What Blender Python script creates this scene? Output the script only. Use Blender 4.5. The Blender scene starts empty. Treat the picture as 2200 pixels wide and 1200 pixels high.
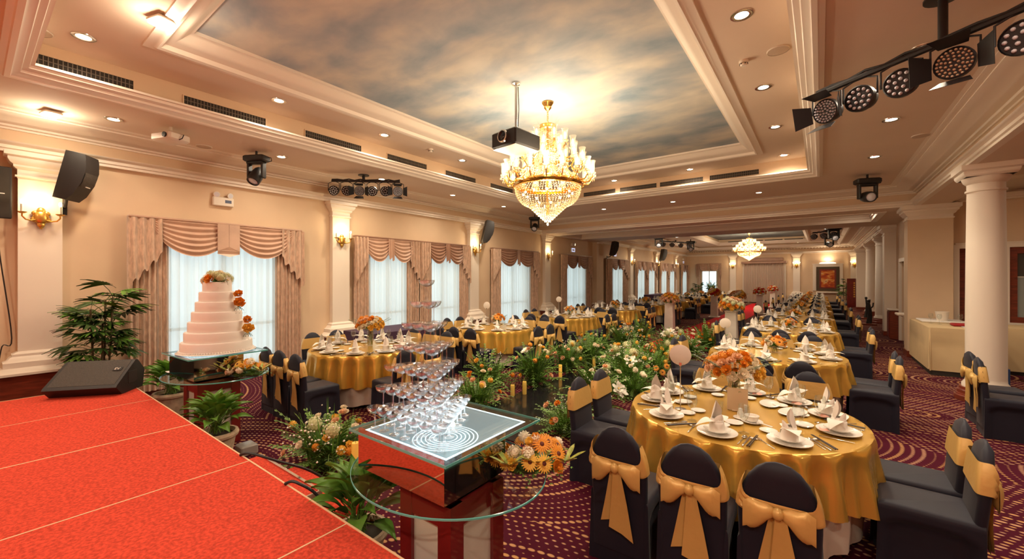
import bpy, math, random
from math import sin, cos, pi, sqrt, radians as RAD
from mathutils import Vector, Matrix
random.seed(11)
sc = bpy.context.scene
COL = sc.collection

# ------------------------------------------------------------ camera, world, exposure
TH = math.atan2(663.3, 883.0)
cd = bpy.data.cameras.new('camera'); cam = bpy.data.objects.new('camera', cd); COL.objects.link(cam)
cam.location = (0, 0, 1.85); cam.rotation_euler = (pi/2, 0, TH)
cd.sensor_width = 36; cd.lens = 883.0/2200*36; cd.shift_y = -4.5/2200; cd.clip_start = 0.05
sc.camera = cam
sc.view_settings.view_transform = 'Standard'; sc.view_settings.look = 'None'
sc.view_settings.gamma = 1.0; sc.view_settings.use_curve_mapping = False
sc.view_settings.exposure = 0.38
sc.cycles.max_bounces = 7; sc.cycles.diffuse_bounces = 4; sc.cycles.glossy_bounces = 4
sc.cycles.transmission_bounces = 6; sc.cycles.transparent_max_bounces = 40
sc.cycles.caustics_reflective = False; sc.cycles.caustics_refractive = False
sc.cycles.sample_clamp_indirect = 4.0
w = bpy.data.worlds.new('sky'); sc.world = w; w.use_nodes = True
w.node_tree.nodes['Background'].inputs['Color'].default_value = (0.80, 0.93, 1.0, 1)
w.node_tree.nodes['Background'].inputs['Strength'].default_value = 1.5

def lamp(name, kind, loc, power, color, size=0.05, rot=(0,0,0), angle=None, blend=0.7):
    l = bpy.data.lights.new(name, kind); l.energy = power; l.color = color
    if kind in ('POINT', 'SPOT'): l.shadow_soft_size = size
    if kind == 'SPOT': l.spot_size = angle; l.spot_blend = blend
    if kind == 'AREA': l.shape = 'DISK'; l.size = size
    o = bpy.data.objects.new(name, l); o.location = loc; o.rotation_euler = rot; COL.objects.link(o)
    return o
WARM = (1.0, 0.76, 0.50)

# ------------------------------------------------------------ mesh builder
class MB:
    def __init__(s): s.v = []; s.f = []; s.m = []; s.mi = 0; s.x = None
    def add(s, vs, fs):
        b = len(s.v)
        if s.x is not None: vs = [tuple(s.x @ Vector(p)) for p in vs]
        s.v.extend(vs)
        for f in fs: s.f.append(tuple(i+b for i in f)); s.m.append(s.mi)
    def box(s, x0, y0, z0, x1, y1, z1):
        s.add([(x0,y0,z0),(x1,y0,z0),(x1,y1,z0),(x0,y1,z0),(x0,y0,z1),(x1,y0,z1),(x1,y1,z1),(x0,y1,z1)],
              [(3,2,1,0),(4,5,6,7),(0,1,5,4),(1,2,6,5),(2,3,7,6),(3,0,4,7)])
        return s
    def cbox(s, x0, y0, z0, x1, y1, z1, c=0.01):       # box with chamfered edges
        R = []
        for z, i in ((z0,c),(z0+c,0),(z1-c,0),(z1,c)): R.append(rrect(x0+i, y0+i, x1-i, y1-i, c, z, 1))
        return s.loft(R, True, True)
    def loft(s, rings, cap0=False, cap1=False, closed=True):
        n = len(rings[0]); vs = [p for r in rings for p in r]; fs = []
        for i in range(len(rings)-1):
            for j in range(n if closed else n-1):
                k = (j+1) % n
                fs.append((i*n+j, i*n+k, (i+1)*n+k, (i+1)*n+j))
        if cap0: fs.append(tuple(range(n-1, -1, -1)))
        if cap1: fs.append(tuple((len(rings)-1)*n+j for j in range(n)))
        s.add(vs, fs); return s
    def lathe(s, prof, n=16, c=(0,0,0), cap0=False, cap1=False, sx=1, sy=1):
        rings = [[(c[0]+r*sx*cos(2*pi*j/n), c[1]+r*sy*sin(2*pi*j/n), c[2]+z) for j in range(n)] for r, z in prof]
        return s.loft(rings, cap0, cap1)
    def tube(s, path, r, n=6, cap=True):
        P = [Vector(p) for p in path]; rings = []
        rr = r if isinstance(r, (list, tuple)) else [r]*len(P)
        up = None
        for i, p in enumerate(P):
            t = (P[min(i+1, len(P)-1)] - P[max(i-1, 0)]).normalized()
            if up is None: up = t.orthogonal().normalized()
            up = (up - t*up.dot(t))
            up = up.normalized() if up.length > 1e-6 else t.orthogonal().normalized()
            q = t.cross(up)
            rings.append([tuple(p + (up*cos(2*pi*j/n) + q*sin(2*pi*j/n))*rr[i]) for j in range(n)])
        return s.loft(rings, cap, cap)
    def grid(s, fn, nu, nv):
        vs = [fn(i/nu, j/nv) for i in range(nu+1) for j in range(nv+1)]
        fs = [(i*(nv+1)+j, (i+1)*(nv+1)+j, (i+1)*(nv+1)+j+1, i*(nv+1)+j+1) for i in range(nu) for j in range(nv)]
        s.add(vs, fs); return s
    def ball(s, c, r, n=8, m=6, sz=1.0):
        return s.lathe([(max(1e-4, r*sin(pi*i/m)), -r*sz*cos(pi*i/m)) for i in range(m+1)], n, c)
    def octa(s, c, r, h=None):
        h = h or r; x, y, z = c
        s.add([(x,y,z+h),(x+r,y,z),(x,y+r,z),(x-r,y,z),(x,y-r,z),(x,y,z-h)],
              [(0,1,2),(0,2,3),(0,3,4),(0,4,1),(5,2,1),(5,3,2),(5,4,3),(5,1,4)])
    def mesh(s, name, mats, smooth=True, ang=38):
        me = bpy.data.meshes.new(name); me.from_pydata(s.v, [], s.f)
        for m in (mats if isinstance(mats, (list, tuple)) else [mats]): me.materials.append(m)
        if any(s.m): me.polygons.foreach_set('material_index', s.m)
        if smooth:
            me.polygons.foreach_set('use_smooth', [True]*len(s.f)); me.set_sharp_from_angle(angle=RAD(ang))
        me.update(); return me
    def build(s, name, mats, parent=None, smooth=True, ang=38, kind=None):
        return link(name, s.mesh(name, mats, smooth, ang), parent, kind=kind)

def link(name, me, parent=None, loc=None, rot=None, scale=None, kind=None):
    o = bpy.data.objects.new(name, me); COL.objects.link(o)
    if parent is not None: o.parent = parent
    if loc is not None: o.location = loc
    if rot is not None: o.rotation_euler = rot
    if scale is not None: o.scale = scale if isinstance(scale, (tuple, list)) else (scale,)*3
    if kind: o['kind'] = kind
    return o
def rrect(x0, y0, x1, y1, r, z, n=3):
    out = []
    for cx, cy, a in ((x1-r,y1-r,0),(x0+r,y1-r,pi/2),(x0+r,y0+r,pi),(x1-r,y0+r,1.5*pi)):
        for k in range(n+1):
            t = a + pi/2*k/n; out.append((cx+r*cos(t), cy+r*sin(t), z))
    return out
def spl(P, n=6):
    P = [Vector(p) for p in P]; Q = [P[0]] + P + [P[-1]]; out = []
    for i in range(1, len(Q)-2):
        for k in range(n):
            t = k/n; a, b, c, d = Q[i-1], Q[i], Q[i+1], Q[i+2]
            out.append(tuple(.5*((2*b)+(c-a)*t+(2*a-5*b+4*c-d)*t*t+(3*b-a-3*c+d)*t**3)))
    return out + [tuple(P[-1])]
def tag(o, label, cat, group=None):
    o['label'] = label; o['category'] = cat
    if group: o['group'] = group
    return o
def thing(name, label, cat, loc=(0,0,0), rz=0, group=None):
    o = bpy.data.objects.new(name, None); COL.objects.link(o); o.empty_display_size = 0.1
    o.location = loc; o.rotation_euler = (0, 0, rz)
    return tag(o, label, cat, group)
def struct(o): o['kind'] = 'structure'; return o
def copy_tree(o, parent=None, kids=None):
    c = o.copy(); COL.objects.link(c)
    if parent is not None: c.parent = parent
    for ch in KIDS.get(o.name, ()): copy_tree(ch, c)
    return c
KIDS = {}
def learn_kids():
    KIDS.clear()
    for o in COL.objects:
        if o.parent is not None: KIDS.setdefault(o.parent.name, []).append(o)
def dup(proto, loc, rz, label, group=None, scale=None):
    c = copy_tree(proto); c.location = loc; c.rotation_euler = (0, 0, rz); c['label'] = label
    if group: c['group'] = group
    if scale: c.scale = scale if isinstance(scale, (tuple, list)) else (scale,)*3
    return c

# ------------------------------------------------------------ materials
def N(nt, t, **kw):
    n = nt.nodes.new(t)
    for k, v in kw.items(): setattr(n, k, v)
    return n
def mat(name, rgb, rough=0.6, metal=0.0, spec=0.5, var=0.0, vscale=6.0, bump=0.0, bscale=80.0, sheen=0.0, emit=None, estr=0.0, alpha=1.0, trans=0.0, coat=0.0, var_rgb=None, stretch=None):
    m = bpy.data.materials.new(name); m.use_nodes = True; nt = m.node_tree; L = nt.links
    b = nt.nodes['Principled BSDF']
    b.inputs['Base Color'].default_value = (*rgb, 1); b.inputs['Roughness'].default_value = rough
    b.inputs['Metallic'].default_value = metal; b.inputs['Specular IOR Level'].default_value = spec
    b.inputs['Sheen Weight'].default_value = sheen; b.inputs['Coat Weight'].default_value = coat
    b.inputs['Alpha'].default_value = alpha; b.inputs['Transmission Weight'].default_value = trans
    if emit:
        b.inputs['Emission Color'].default_value = (*emit, 1); b.inputs['Emission Strength'].default_value = estr
        m.cycles.emission_sampling = 'NONE'
    tc = None
    if var or bump:
        tc = N(nt, 'ShaderNodeTexCoord'); src = tc.outputs['Object']
        if stretch:
            mp = N(nt, 'ShaderNodeMapping'); mp.inputs['Scale'].default_value = stretch
            L.new(src, mp.inputs['Vector']); src = mp.outputs[0]
    if var:
        n = N(nt, 'ShaderNodeTexNoise'); n.inputs['Scale'].default_value = vscale; n.inputs['Detail'].default_value = 4
        L.new(src, n.inputs['Vector'])
        mx = N(nt, 'ShaderNodeMix', data_type='RGBA')
        lo = var_rgb or tuple(c*(1-var) for c in rgb); hi = rgb if var_rgb else tuple(min(1, c*(1+var*0.6)) for c in rgb)
        mx.inputs[6].default_value = (*lo, 1); mx.inputs[7].default_value = (*hi, 1)
        cr = N(nt, 'ShaderNodeMapRange'); cr.inputs[1].default_value = 0.35; cr.inputs[2].default_value = 0.65
        L.new(n.outputs['Fac'], cr.inputs[0]); L.new(cr.outputs[0], mx.inputs[0]); L.new(mx.outputs[2], b.inputs['Base Color'])
    if bump:
        n2 = N(nt, 'ShaderNodeTexNoise'); n2.inputs['Scale'].default_value = bscale; n2.inputs['Detail'].default_value = 3
        L.new(src, n2.inputs['Vector'])
        bp = N(nt, 'ShaderNodeBump'); bp.inputs['Strength'].default_value = bump; bp.inputs['Distance'].default_value = 0.01
        L.new(n2.outputs['Fac'], bp.inputs['Height']); L.new(bp.outputs[0], b.inputs['Normal'])
    return m
def thin_glass(name, tint=(0.96, 0.98, 0.98), refl=1.45, rough=0.02, base=0.03):
    m = bpy.data.materials.new(name); m.use_nodes = True; nt = m.node_tree; L = nt.links
    for n in list(nt.nodes):
        if n.type == 'BSDF_PRINCIPLED': nt.nodes.remove(n)
    out = nt.nodes['Material Output']
    t = N(nt, 'ShaderNodeBsdfTransparent'); t.inputs[0].default_value = (*tint, 1)
    g = N(nt, 'ShaderNodeBsdfGlossy'); g.inputs['Roughness'].default_value = rough
    fr = N(nt, 'ShaderNodeLayerWeight'); fr.inputs['Blend'].default_value = 0.5
    pw = N(nt, 'ShaderNodeMath', operation='POWER'); pw.inputs[1].default_value = 5.0 if refl < 1.55 else 3.5; L.new(fr.outputs['Facing'], pw.inputs[0])
    ad = N(nt, 'ShaderNodeMath', operation='ADD', use_clamp=True); ad.inputs[1].default_value = base
    mx = N(nt, 'ShaderNodeMixShader')
    L.new(pw.outputs[0], ad.inputs[0]); L.new(ad.outputs[0], mx.inputs[0]); L.new(t.outputs[0], mx.inputs[1]); L.new(g.outputs[0], mx.inputs[2])
    L.new(mx.outputs[0], out.inputs['Surface']); return m
def sheer_mat(name, rgb, trans):
    m = bpy.data.materials.new(name); m.use_nodes = True; nt = m.node_tree; L = nt.links
    nt.nodes.remove(nt.nodes['Principled BSDF']); out = nt.nodes['Material Output']
    t = N(nt, 'ShaderNodeBsdfTransparent'); tr = N(nt, 'ShaderNodeBsdfTranslucent'); d = N(nt, 'ShaderNodeBsdfDiffuse')
    t.inputs[0].default_value = (1, 1, 1, 1); tr.inputs[0].default_value = (*rgb, 1); d.inputs[0].default_value = (*rgb, 1)
    m1 = N(nt, 'ShaderNodeMixShader'); m1.inputs[0].default_value = 0.4
    m2 = N(nt, 'ShaderNodeMixShader'); m2.inputs[0].default_value = 1-trans
    L.new(tr.outputs[0], m1.inputs[1]); L.new(d.outputs[0], m1.inputs[2])
    L.new(t.outputs[0], m2.inputs[1]); L.new(m1.outputs[0], m2.inputs[2]); L.new(m2.outputs[0], out.inputs['Surface'])
    return m
def carpet_mat():
    m = bpy.data.materials.new('patterned_carpet'); m.use_nodes = True; nt = m.node_tree; L = nt.links
    b = nt.nodes['Principled BSDF']; b.inputs['Roughness'].default_value = 0.95; b.inputs['Specular IOR Level'].default_value = 0.1
    tc = N(nt, 'ShaderNodeTexCoord'); mp = N(nt, 'ShaderNodeMapping'); mp.inputs['Scale'].default_value = (0.30, 0.50, 0)
    mp.inputs['Rotation'].default_value = (0, 0, 0.5)
    L.new(tc.outputs['Object'], mp.inputs['Vector'])
    vo = N(nt, 'ShaderNodeTexVoronoi', voronoi_dimensions='2D'); vo.inputs['Scale'].default_value = 1.0
    L.new(mp.outputs[0], vo.inputs['Vector'])
    sub = N(nt, 'ShaderNodeVectorMath', operation='SUBTRACT'); L.new(mp.outputs[0], sub.inputs[0]); L.new(vo.outputs['Position'], sub.inputs[1])
    sx = N(nt, 'ShaderNodeSeparateXYZ'); L.new(sub.outputs[0], sx.inputs[0])
    def mth(op, a, bb=None, c=None):
        n = N(nt, 'ShaderNodeMath', operation=op)
        for i, q in enumerate((a, bb, c)):
            if q is None: continue
            if isinstance(q, (int, float)): n.inputs[i].default_value = q
            else: L.new(q, n.inputs[i])
        return n.outputs[0]
    r = mth('DIVIDE', vo.outputs['Distance'], 0.025)
    ri = mth('FLOOR', r); fr = mth('SUBTRACT', mth('FRACT', r), 0.5)
    ang = mth('ARCTAN2', sx.outputs['Y'], sx.outputs['X'])
    u = mth('SUBTRACT', mth('FRACT', mth('MULTIPLY', mth('MULTIPLY', ang, mth('ADD', ri, 0.5)), 1.15)), 0.5)
    dd = mth('SQRT', mth('ADD', mth('MULTIPLY', fr, fr), mth('MULTIPLY', mth('MULTIPLY', u, u), 0.5)))
    wn = N(nt, 'ShaderNodeTexWhiteNoise', noise_dimensions='1D'); L.new(mth('ADD', ri, mth('MULTIPLY', vo.outputs['Distance'], 0.0)), wn.inputs['W'])
    rad = mth('ADD', mth('MULTIPLY', wn.outputs['Value'], 0.24), 0.06)
    mask = N(nt, 'ShaderNodeMapRange', clamp=True); L.new(mth('SUBTRACT', rad, dd), mask.inputs[0]); mask.inputs[1].default_value = -0.05; mask.inputs[2].default_value = 0.05
    wn2 = N(nt, 'ShaderNodeTexWhiteNoise', noise_dimensions='1D'); L.new(mth('ADD', ri, 37.3), wn2.inputs['W'])
    c1 = N(nt, 'ShaderNodeMix', data_type='RGBA'); c1.inputs[6].default_value = (0.56, 0.29, 0.11, 1); c1.inputs[7].default_value = (0.48, 0.26, 0.17, 1)
    L.new(wn2.outputs['Value'], c1.inputs[0])
    no = N(nt, 'ShaderNodeTexNoise'); no.inputs['Scale'].default_value = 3.0; L.new(tc.outputs['Object'], no.inputs['Vector'])
    g = N(nt, 'ShaderNodeMix', data_type='RGBA'); g.inputs[6].default_value = (0.050, 0.004, 0.010, 1); g.inputs[7].default_value = (0.085, 0.008, 0.026, 1)
    L.new(no.outputs['Fac'], g.inputs[0])
    fin = N(nt, 'ShaderNodeMix', data_type='RGBA'); L.new(mask.outputs[0], fin.inputs[0]); L.new(g.outputs[2], fin.inputs[6]); L.new(c1.outputs[2], fin.inputs[7])
    L.new(fin.outputs[2], b.inputs['Base Color']); return m
def ramp_mat(name, stops, scale=(1,1,1), nscale=1.2, detail=6, dist=0.6, rough=0.8, emit=0):
    m = bpy.data.materials.new(name); m.use_nodes = True; nt = m.node_tree; L = nt.links; b = nt.nodes['Principled BSDF']
    b.inputs['Roughness'].default_value = rough
    tc = N(nt, 'ShaderNodeTexCoord'); mp = N(nt, 'ShaderNodeMapping'); mp.inputs['Scale'].default_value = scale
    n = N(nt, 'ShaderNodeTexNoise'); n.inputs['Scale'].default_value = nscale; n.inputs['Detail'].default_value = detail; n.inputs['Distortion'].default_value = dist
    cr = N(nt, 'ShaderNodeValToRGB')
    e = cr.color_ramp.elements
    while len(e) < len(stops): e.new(0.5)
    for i, (p, c) in enumerate(stops): e[i].position = p; e[i].color = (*c, 1)
    L.new(tc.outputs['Object'], mp.inputs[0]); L.new(mp.outputs[0], n.inputs['Vector']); L.new(n.outputs['Fac'], cr.inputs[0]); L.new(cr.outputs[0], b.inputs['Base Color'])
    return m

wallM = mat('cream_wall_paint', (0.74, 0.55, 0.37), 0.7, var=0.04, vscale=1.5)
friezeM = mat('peach_frieze_paint', (0.72, 0.53, 0.36), 0.7)
ceilM = mat('ceiling_paint', (0.76, 0.61, 0.48), 0.85, var=0.03, vscale=1)
trimM = mat('white_plaster_trim', (0.86, 0.76, 0.65), 0.5)
carpetM = carpet_mat()
muralM = ramp_mat('cloud_mural_paint', [(0.30, (0.25, 0.33, 0.40)), (0.43, (0.38, 0.43, 0.47)), (0.51, (0.48, 0.50, 0.50)), (0.59, (0.59, 0.58, 0.53)), (0.72, (0.72, 0.68, 0.60))], (0.8, 1.25, 1), 1.3, 7, 0.25)
redM = mat('red_stage_carpet', (0.64, 0.072, 0.040), 0.95, spec=0.1, var=0.28, vscale=60, bump=0.4, bscale=300)
redRunM = mat('red_aisle_carpet', (0.62, 0.012, 0.022), 0.9, spec=0.1, var=0.1, vscale=20)
seamM = mat('pale_seam_strip', (0.75, 0.50, 0.30), 0.6)
woodM = mat('red_brown_wood', (0.20, 0.035, 0.015), 0.35, var=0.35, vscale=4, stretch=(1, 1, 8), coat=0.2)
woodRedM = mat('dark_red_lacquer', (0.19, 0.012, 0.012), 0.3, var=0.2, vscale=5, coat=0.4)
goldClothM = mat('gold_satin', (0.76, 0.46, 0.09), 0.27, metal=0.55, spec=0.6, bump=0.05, bscale=8)
whiteClothM = mat('white_linen', (0.74, 0.66, 0.57), 0.8, var=0.04)
napM = mat('napkin_linen', (0.84, 0.79, 0.72), 0.8)
beigeClothM = mat('beige_tablecloth', (0.72, 0.54, 0.30), 0.7, var=0.06, vscale=2)
purpleM = mat('purple_cloth', (0.055, 0.022, 0.055), 0.7)
chairM = mat('black_spandex', (0.011, 0.0115, 0.025), 0.55, sheen=0.07, spec=0.35)
sashM = mat('gold_sash_satin', (0.72, 0.46, 0.15), 0.38, metal=0.2, bump=0.35, bscale=14)
chinaM = mat('white_china', (0.86, 0.82, 0.76), 0.15)
steelM = mat('polished_steel', (0.75, 0.72, 0.68), 0.2, metal=1.0)
chopM = mat('dark_chopstick_wood', (0.025, 0.012, 0.010), 0.4)
pinkM = mat('pink_paper', (0.80, 0.42, 0.33), 0.8)
glassM = thin_glass('clear_glass', base=0.07)
coupeM = thin_glass('coupe_glass', (0.97, 0.985, 0.99), 1.6, 0.08, 0.17)
tableGlassM = thin_glass('table_glass', (0.90, 0.96, 0.95), 1.5, 0.01, 0.05)
edgeM = mat('green_glass_edge', (0.10, 0.42, 0.40), 0.15, spec=0.8)
frostM = mat('frosted_acrylic', (0.78, 0.62, 0.42), 0.6)
vaseM = thin_glass('vase_glass', (0.9, 0.88, 0.8), 1.5, 0.05, 0.12)
goldM = mat('polished_gold', (0.85, 0.52, 0.14), 0.22, metal=1.0)
brassM = mat('gilded_brass', (0.80, 0.48, 0.12), 0.3, metal=0.9)
crystalM = mat('crystal_bead', (0.80, 0.62, 0.36), 0.08, spec=0.9, trans=0.15, emit=(1.0, 0.72, 0.38), estr=0.06)
shadeM = mat('lit_glass_shade', (0.95, 0.85, 0.65), 0.2, alpha=0.3, emit=(1.0, 0.78, 0.45), estr=0.15)
bulbM = mat('lit_bulb', (1, 0.9, 0.7), 0.4, emit=(1.0, 0.80, 0.50), estr=4.0)
downM = mat('downlight_lens', (1, 0.9, 0.75), 0.4, emit=(1.0, 0.88, 0.66), estr=6.0)
blackM = mat('black_metal', (0.012, 0.011, 0.013), 0.45)
blackPlM = mat('black_plastic', (0.020, 0.018, 0.018), 0.5, bump=0.2, bscale=200)
grilleM = mat('speaker_grille_steel', (0.055, 0.045, 0.036), 0.6, var=0.4, vscale=140, stretch=(1, 1, 0.3), bump=0.5, bscale=220)
ledM = mat('clear_led_lens', (0.75, 0.74, 0.80), 0.15, spec=0.9)
ledWarmM = mat('tinted_led_lens', (0.80, 0.55, 0.36), 0.15, spec=0.9)
whitePlM = mat('white_plastic', (0.80, 0.72, 0.62), 0.4)
greyM = mat('grey_panel', (0.32, 0.30, 0.28), 0.4)
whitePanelM = mat('pale_panel', (0.62, 0.57, 0.50), 0.35)
mirrorM = mat('mirror_face', (0.55, 0.47, 0.38), 0.04, metal=1.0)
ledStripM = mat('led_strip', (0.9, 0.95, 1.0), 0.4, emit=(0.78, 0.90, 1.0), estr=1.3)
ledGlowM = mat('led_panel', (0.20, 0.26, 0.30), 0.10, spec=0.8, emit=(0.55, 0.72, 0.85), estr=0.30)
runwayM = mat('black_gloss_runway', (0.012, 0.010, 0.012), 0.12, spec=0.6)
drapeM = mat('rose_tan_velvet', (0.62, 0.42, 0.30), 0.6, sheen=0.4, var=0.22, vscale=9, stretch=(3, 3, 1))
swagM = mat('rose_tan_satin', (0.60, 0.38, 0.27), 0.42, sheen=0.3, var=0.1, vscale=4)
swagDkM = mat('brown_rose_satin', (0.36, 0.19, 0.12), 0.42, sheen=0.3, var=0.1, vscale=4)
sheerM = sheer_mat('sheer_voile', (0.84, 0.85, 0.82), 0.13)
frameM = mat('window_frame_paint', (0.70, 0.68, 0.62), 0.5)
paneM = thin_glass('window_pane', (0.95, 0.98, 0.97), 1.45, 0.01, 0.02)
leafM = mat('leaf_green', (0.12, 0.26, 0.035), 0.4, var=0.45, vscale=7)
leafDkM = mat('dark_leaf_green', (0.040, 0.095, 0.018), 0.35, var=0.4, vscale=6)
fernM = mat('fern_green', (0.13, 0.25, 0.04), 0.55, var=0.5, vscale=5)
eucM = mat('eucalyptus_green', (0.16, 0.22, 0.13), 0.6, var=0.25, vscale=20)
stripeLeafM = mat('yellow_edged_leaf', (0.45, 0.48, 0.10), 0.4, var=0.5, vscale=30, var_rgb=(0.10, 0.18, 0.03))
stemM = mat('plant_stem', (0.10, 0.075, 0.03), 0.6)
orangeM = mat('orange_petal', (0.90, 0.34, 0.03), 0.6, var=0.3, vscale=40)
amberM = mat('amber_petal', (0.92, 0.54, 0.08), 0.6, var=0.2, vscale=40)
peachM = mat('peach_petal', (0.92, 0.56, 0.34), 0.6, var=0.2, vscale=40)
creamM = mat('cream_petal', (0.92, 0.81, 0.62), 0.6, var=0.1, vscale=40)
whiteFlM = mat('white_petal', (0.88, 0.85, 0.76), 0.6)
greenFlM = mat('green_white_petal', (0.66, 0.66, 0.36), 0.6, var=0.3, vscale=30)
redFlM = mat('red_petal', (0.70, 0.04, 0.03), 0.5)
darkCtrM = mat('dark_flower_centre', (0.12, 0.02, 0.01), 0.7)
potM = mat('carved_stone_pot', (0.55, 0.42, 0.29), 0.8, var=0.25, vscale=12, bump=0.4, bscale=30)
soilM = mat('soil', (0.03, 0.02, 0.012), 0.9)
waxM = mat('yellow_wax', (0.86, 0.52, 0.09), 0.5, emit=(1.0, 0.5, 0.08), estr=0.10)
cakeM = mat('white_icing', (0.87, 0.81, 0.76), 0.45)
signM = mat('pale_sign_disc', (0.74, 0.66, 0.58), 0.5)
paperM = mat('white_paper', (0.75, 0.72, 0.70), 0.7)
blueM = mat('blue_carton', (0.020, 0.055, 0.16), 0.5)
yellowM = mat('yellow_print', (0.75, 0.48, 0.05), 0.5)
redClM = mat('red_cloth', (0.35, 0.012, 0.014), 0.7)
darkM = mat('dark_recess', (0.035, 0.028, 0.022), 0.8)
screenM = mat('dark_screen', (0.05, 0.048, 0.042), 0.15, var=0.3, vscale=3)
exitM = mat('lit_exit_panel', (0.55, 0.6, 0.9), 0.4, emit=(0.55, 0.65, 1.0), estr=0.6)
# ------------------------------------------------------------ large lights of the room
def spot(loc, p, ang=2.75): lamp('downlight_beam', 'SPOT', loc, p*2.3, (1.0, 0.83, 0.62), 0.06, (0,0,0), ang, 0.9)
CH1 = (-3.38, 5.42); CH2 = (-3.4, 28.0)
for dz, p in ((4.20, 46), (3.72, 20), (3.25, 26), (2.62, 70)): lamp('chandelier_glow', 'POINT', (CH1[0], CH1[1], dz), p, (1.0, 0.80, 0.55), 0.16)
for k in range(6):
    lamp('chandelier_ring_glow', 'POINT', (CH1[0]+0.9*cos(k*pi/3), CH1[1]+0.9*sin(k*pi/3), 3.45), 20, (1.0, 0.80, 0.55), 0.10)
for dz, p in ((4.1, 110), (3.3, 260)): lamp('far_chandelier_glow', 'POINT', (CH2[0], CH2[1], dz), p, (1.0, 0.80, 0.55), 0.3)

# ------------------------------------------------------------ room shell
XL, XR, YA, YB, YE = -8.6, 1.82, -2.6, 13.3, 34.7
floor_bm = MB().box(-8.9, -3.0, -0.1, 7.2, 35, 0); struct(floor_bm.build('floor', carpetM, smooth=False))
WIN = [(1.9,3.75),(5.75,6.95),(7.5,8.9),(10.65,12.45),(15.1,16.9),(19.9,21.5),(23.4,24.95),(25.3,26.75),(27.95,29.25),(29.75,31.15),(33.2,34.4)]
b = MB(); y = -3.0
for a, c in WIN:
    b.box(-8.9, y, 0, XL, a, 4.6); b.box(-8.9, a, 0, XL, c, 0.2); b.box(-8.9, a, 2.55, XL, c, 4.6); y = c
b.box(-8.9, y, 0, XL, 35, 4.6); struct(b.build('wall_left', wallM, smooth=False))
struct(MB().box(-8.9, -3.0, 0, 7.2, YA, 4.6).build('wall_front', wallM, smooth=False))
b = MB(); b.box(-8.9, YE, 0, -7.5, 35, 4.6); b.box(-6.35, YE, 0, 7.2, 35, 4.6); b.box(-7.5, YE, 0, -6.35, 35, 0.6); b.box(-7.5, YE, 2.32, -6.35, 35, 4.6)
struct(b.build('wall_back', wallM, smooth=False))
struct(MB().box(7.0, -3.0, 0, 7.2, 13.5, 4.6).build('wall_right', wallM, smooth=False))
b = MB(); b.box(2.0, 13.5, 0, 2.5, 13.8, 4.6); b.box(2.5, 13.5, 2.5, 3.12, 13.8, 4.6); b.box(3.06, 13.5, 0, 3.24, 13.8, 4.6); b.box(3.24, 13.5, 0, 4.9, 13.8, 0.88); b.box(3.24, 13.5, 2.5, 4.9, 13.8, 4.6); b.box(4.9, 13.5, 0, 7.2, 13.8, 4.6)
struct(b.build('wall_aisle', wallM, smooth=False))
b = MB(); b.box(1.9, 13.7, 0, 2.1, 15.6, 4.6); b.box(1.9, 16.5, 0, 2.1, 17.6, 4.6); b.box(1.9, 15.6, 2.3, 2.1, 16.5, 4.6); b.box(3.3, 17.6, 0, 3.5, 35, 4.6); b.box(2.1, 17.4, 0, 3.5, 17.6, 4.6)
struct(b.build('wall_side', wallM, smooth=False))
# ceilings
def slab_hole(b, o, h, z):
    x0, y0, x1, y1 = o; a, c, d, e = h
    b.box(x0, y0, z, a, y1, z+0.05); b.box(d, y0, z, x1, y1, z+0.05); b.box(a, y0, z, d, c, z+0.05); b.box(a, e, z, d, y1, z+0.05)
def risers(b, h, z0, z1):
    x0, y0, x1, y1 = h
    b.box(x0-0.05, y0-0.05, z0, x0, y1+0.05, z1); b.box(x1, y0-0.05, z0, x1+0.05, y1+0.05, z1); b.box(x0, y0-0.05, z0, x1, y0, z1); b.box(x0, y1, z0, x1, y1+0.05, z1)
def rect_sweep(prof, rc):
    x0, y0, x1, y1 = rc; b = MB()
    return b.loft([[(x0+o, y0+o, z), (x1-o, y0+o, z), (x1-o, y1-o, z), (x0+o, y1-o, z)] for o, z in prof])
RING = (-6.74, 0.26, -0.04, 10.6); MUR = (-5.76, 1.25, -1.03, 9.62); LOW = 3.975; TRAY = 4.38; MZ = 4.56
b = MB(); slab_hole(b, (XL-0.1, YA-0.1, XR+0.3, YB+0.1), RING, LOW)
slab_hole(b, (-8.5, 14.0, 1.6, 15.95), (-1, 14.9, -0.9, 15.0), LOW); b.box(-1.1, 14.8, LOW+0.05, -0.8, 15.1, LOW+0.1)
struct(b.build('ceiling', ceilM, smooth=False))
b = MB(); risers(b, RING, LOW+0.05, TRAY+0.05); struct(b.build('ceiling_riser', wallM, smooth=False))
b = MB(); slab_hole(b, RING, MUR, TRAY); struct(b.build('ceiling_tray', ceilM, smooth=False))
struct(MB().box(MUR[0], MUR[1], MZ, MUR[2], MUR[3], MZ+0.05).build('ceiling_mural', muralM, smooth=False))
struct(MB().box(-9, -3.1, 4.62, 7.3, 35.1, 4.75).build('light_blocker_slab', ceilM, smooth=False))  # unseen slab added to stop sky light leaking in from above
ARCH = [(0,3.50),(.09,3.50),(.09,3.535),(.115,3.545),(.115,3.585),(.15,3.60),(.17,3.63),(.04,3.65)]
CROWN = [(.03,3.80),(.06,3.80),(.06,3.825),(.11,3.83),(.12,3.855),(.20,3.86),(.22,3.875),(.25,3.89),(.34,3.905),(.40,3.93),(.42,3.94),(.42,3.955),(.47,3.955),(.49,3.965),(.49,3.97),(.54,3.975)]
RTRIM = [(-.07,3.976),(-.07,3.95),(-.03,3.945),(-.02,3.93),(.02,3.935),(.04,3.965),(.085,3.985),(.095,4.01),(.14,4.03),(.15,4.06),(.18,4.065),(.18,4.09),(0,4.10)]
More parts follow.
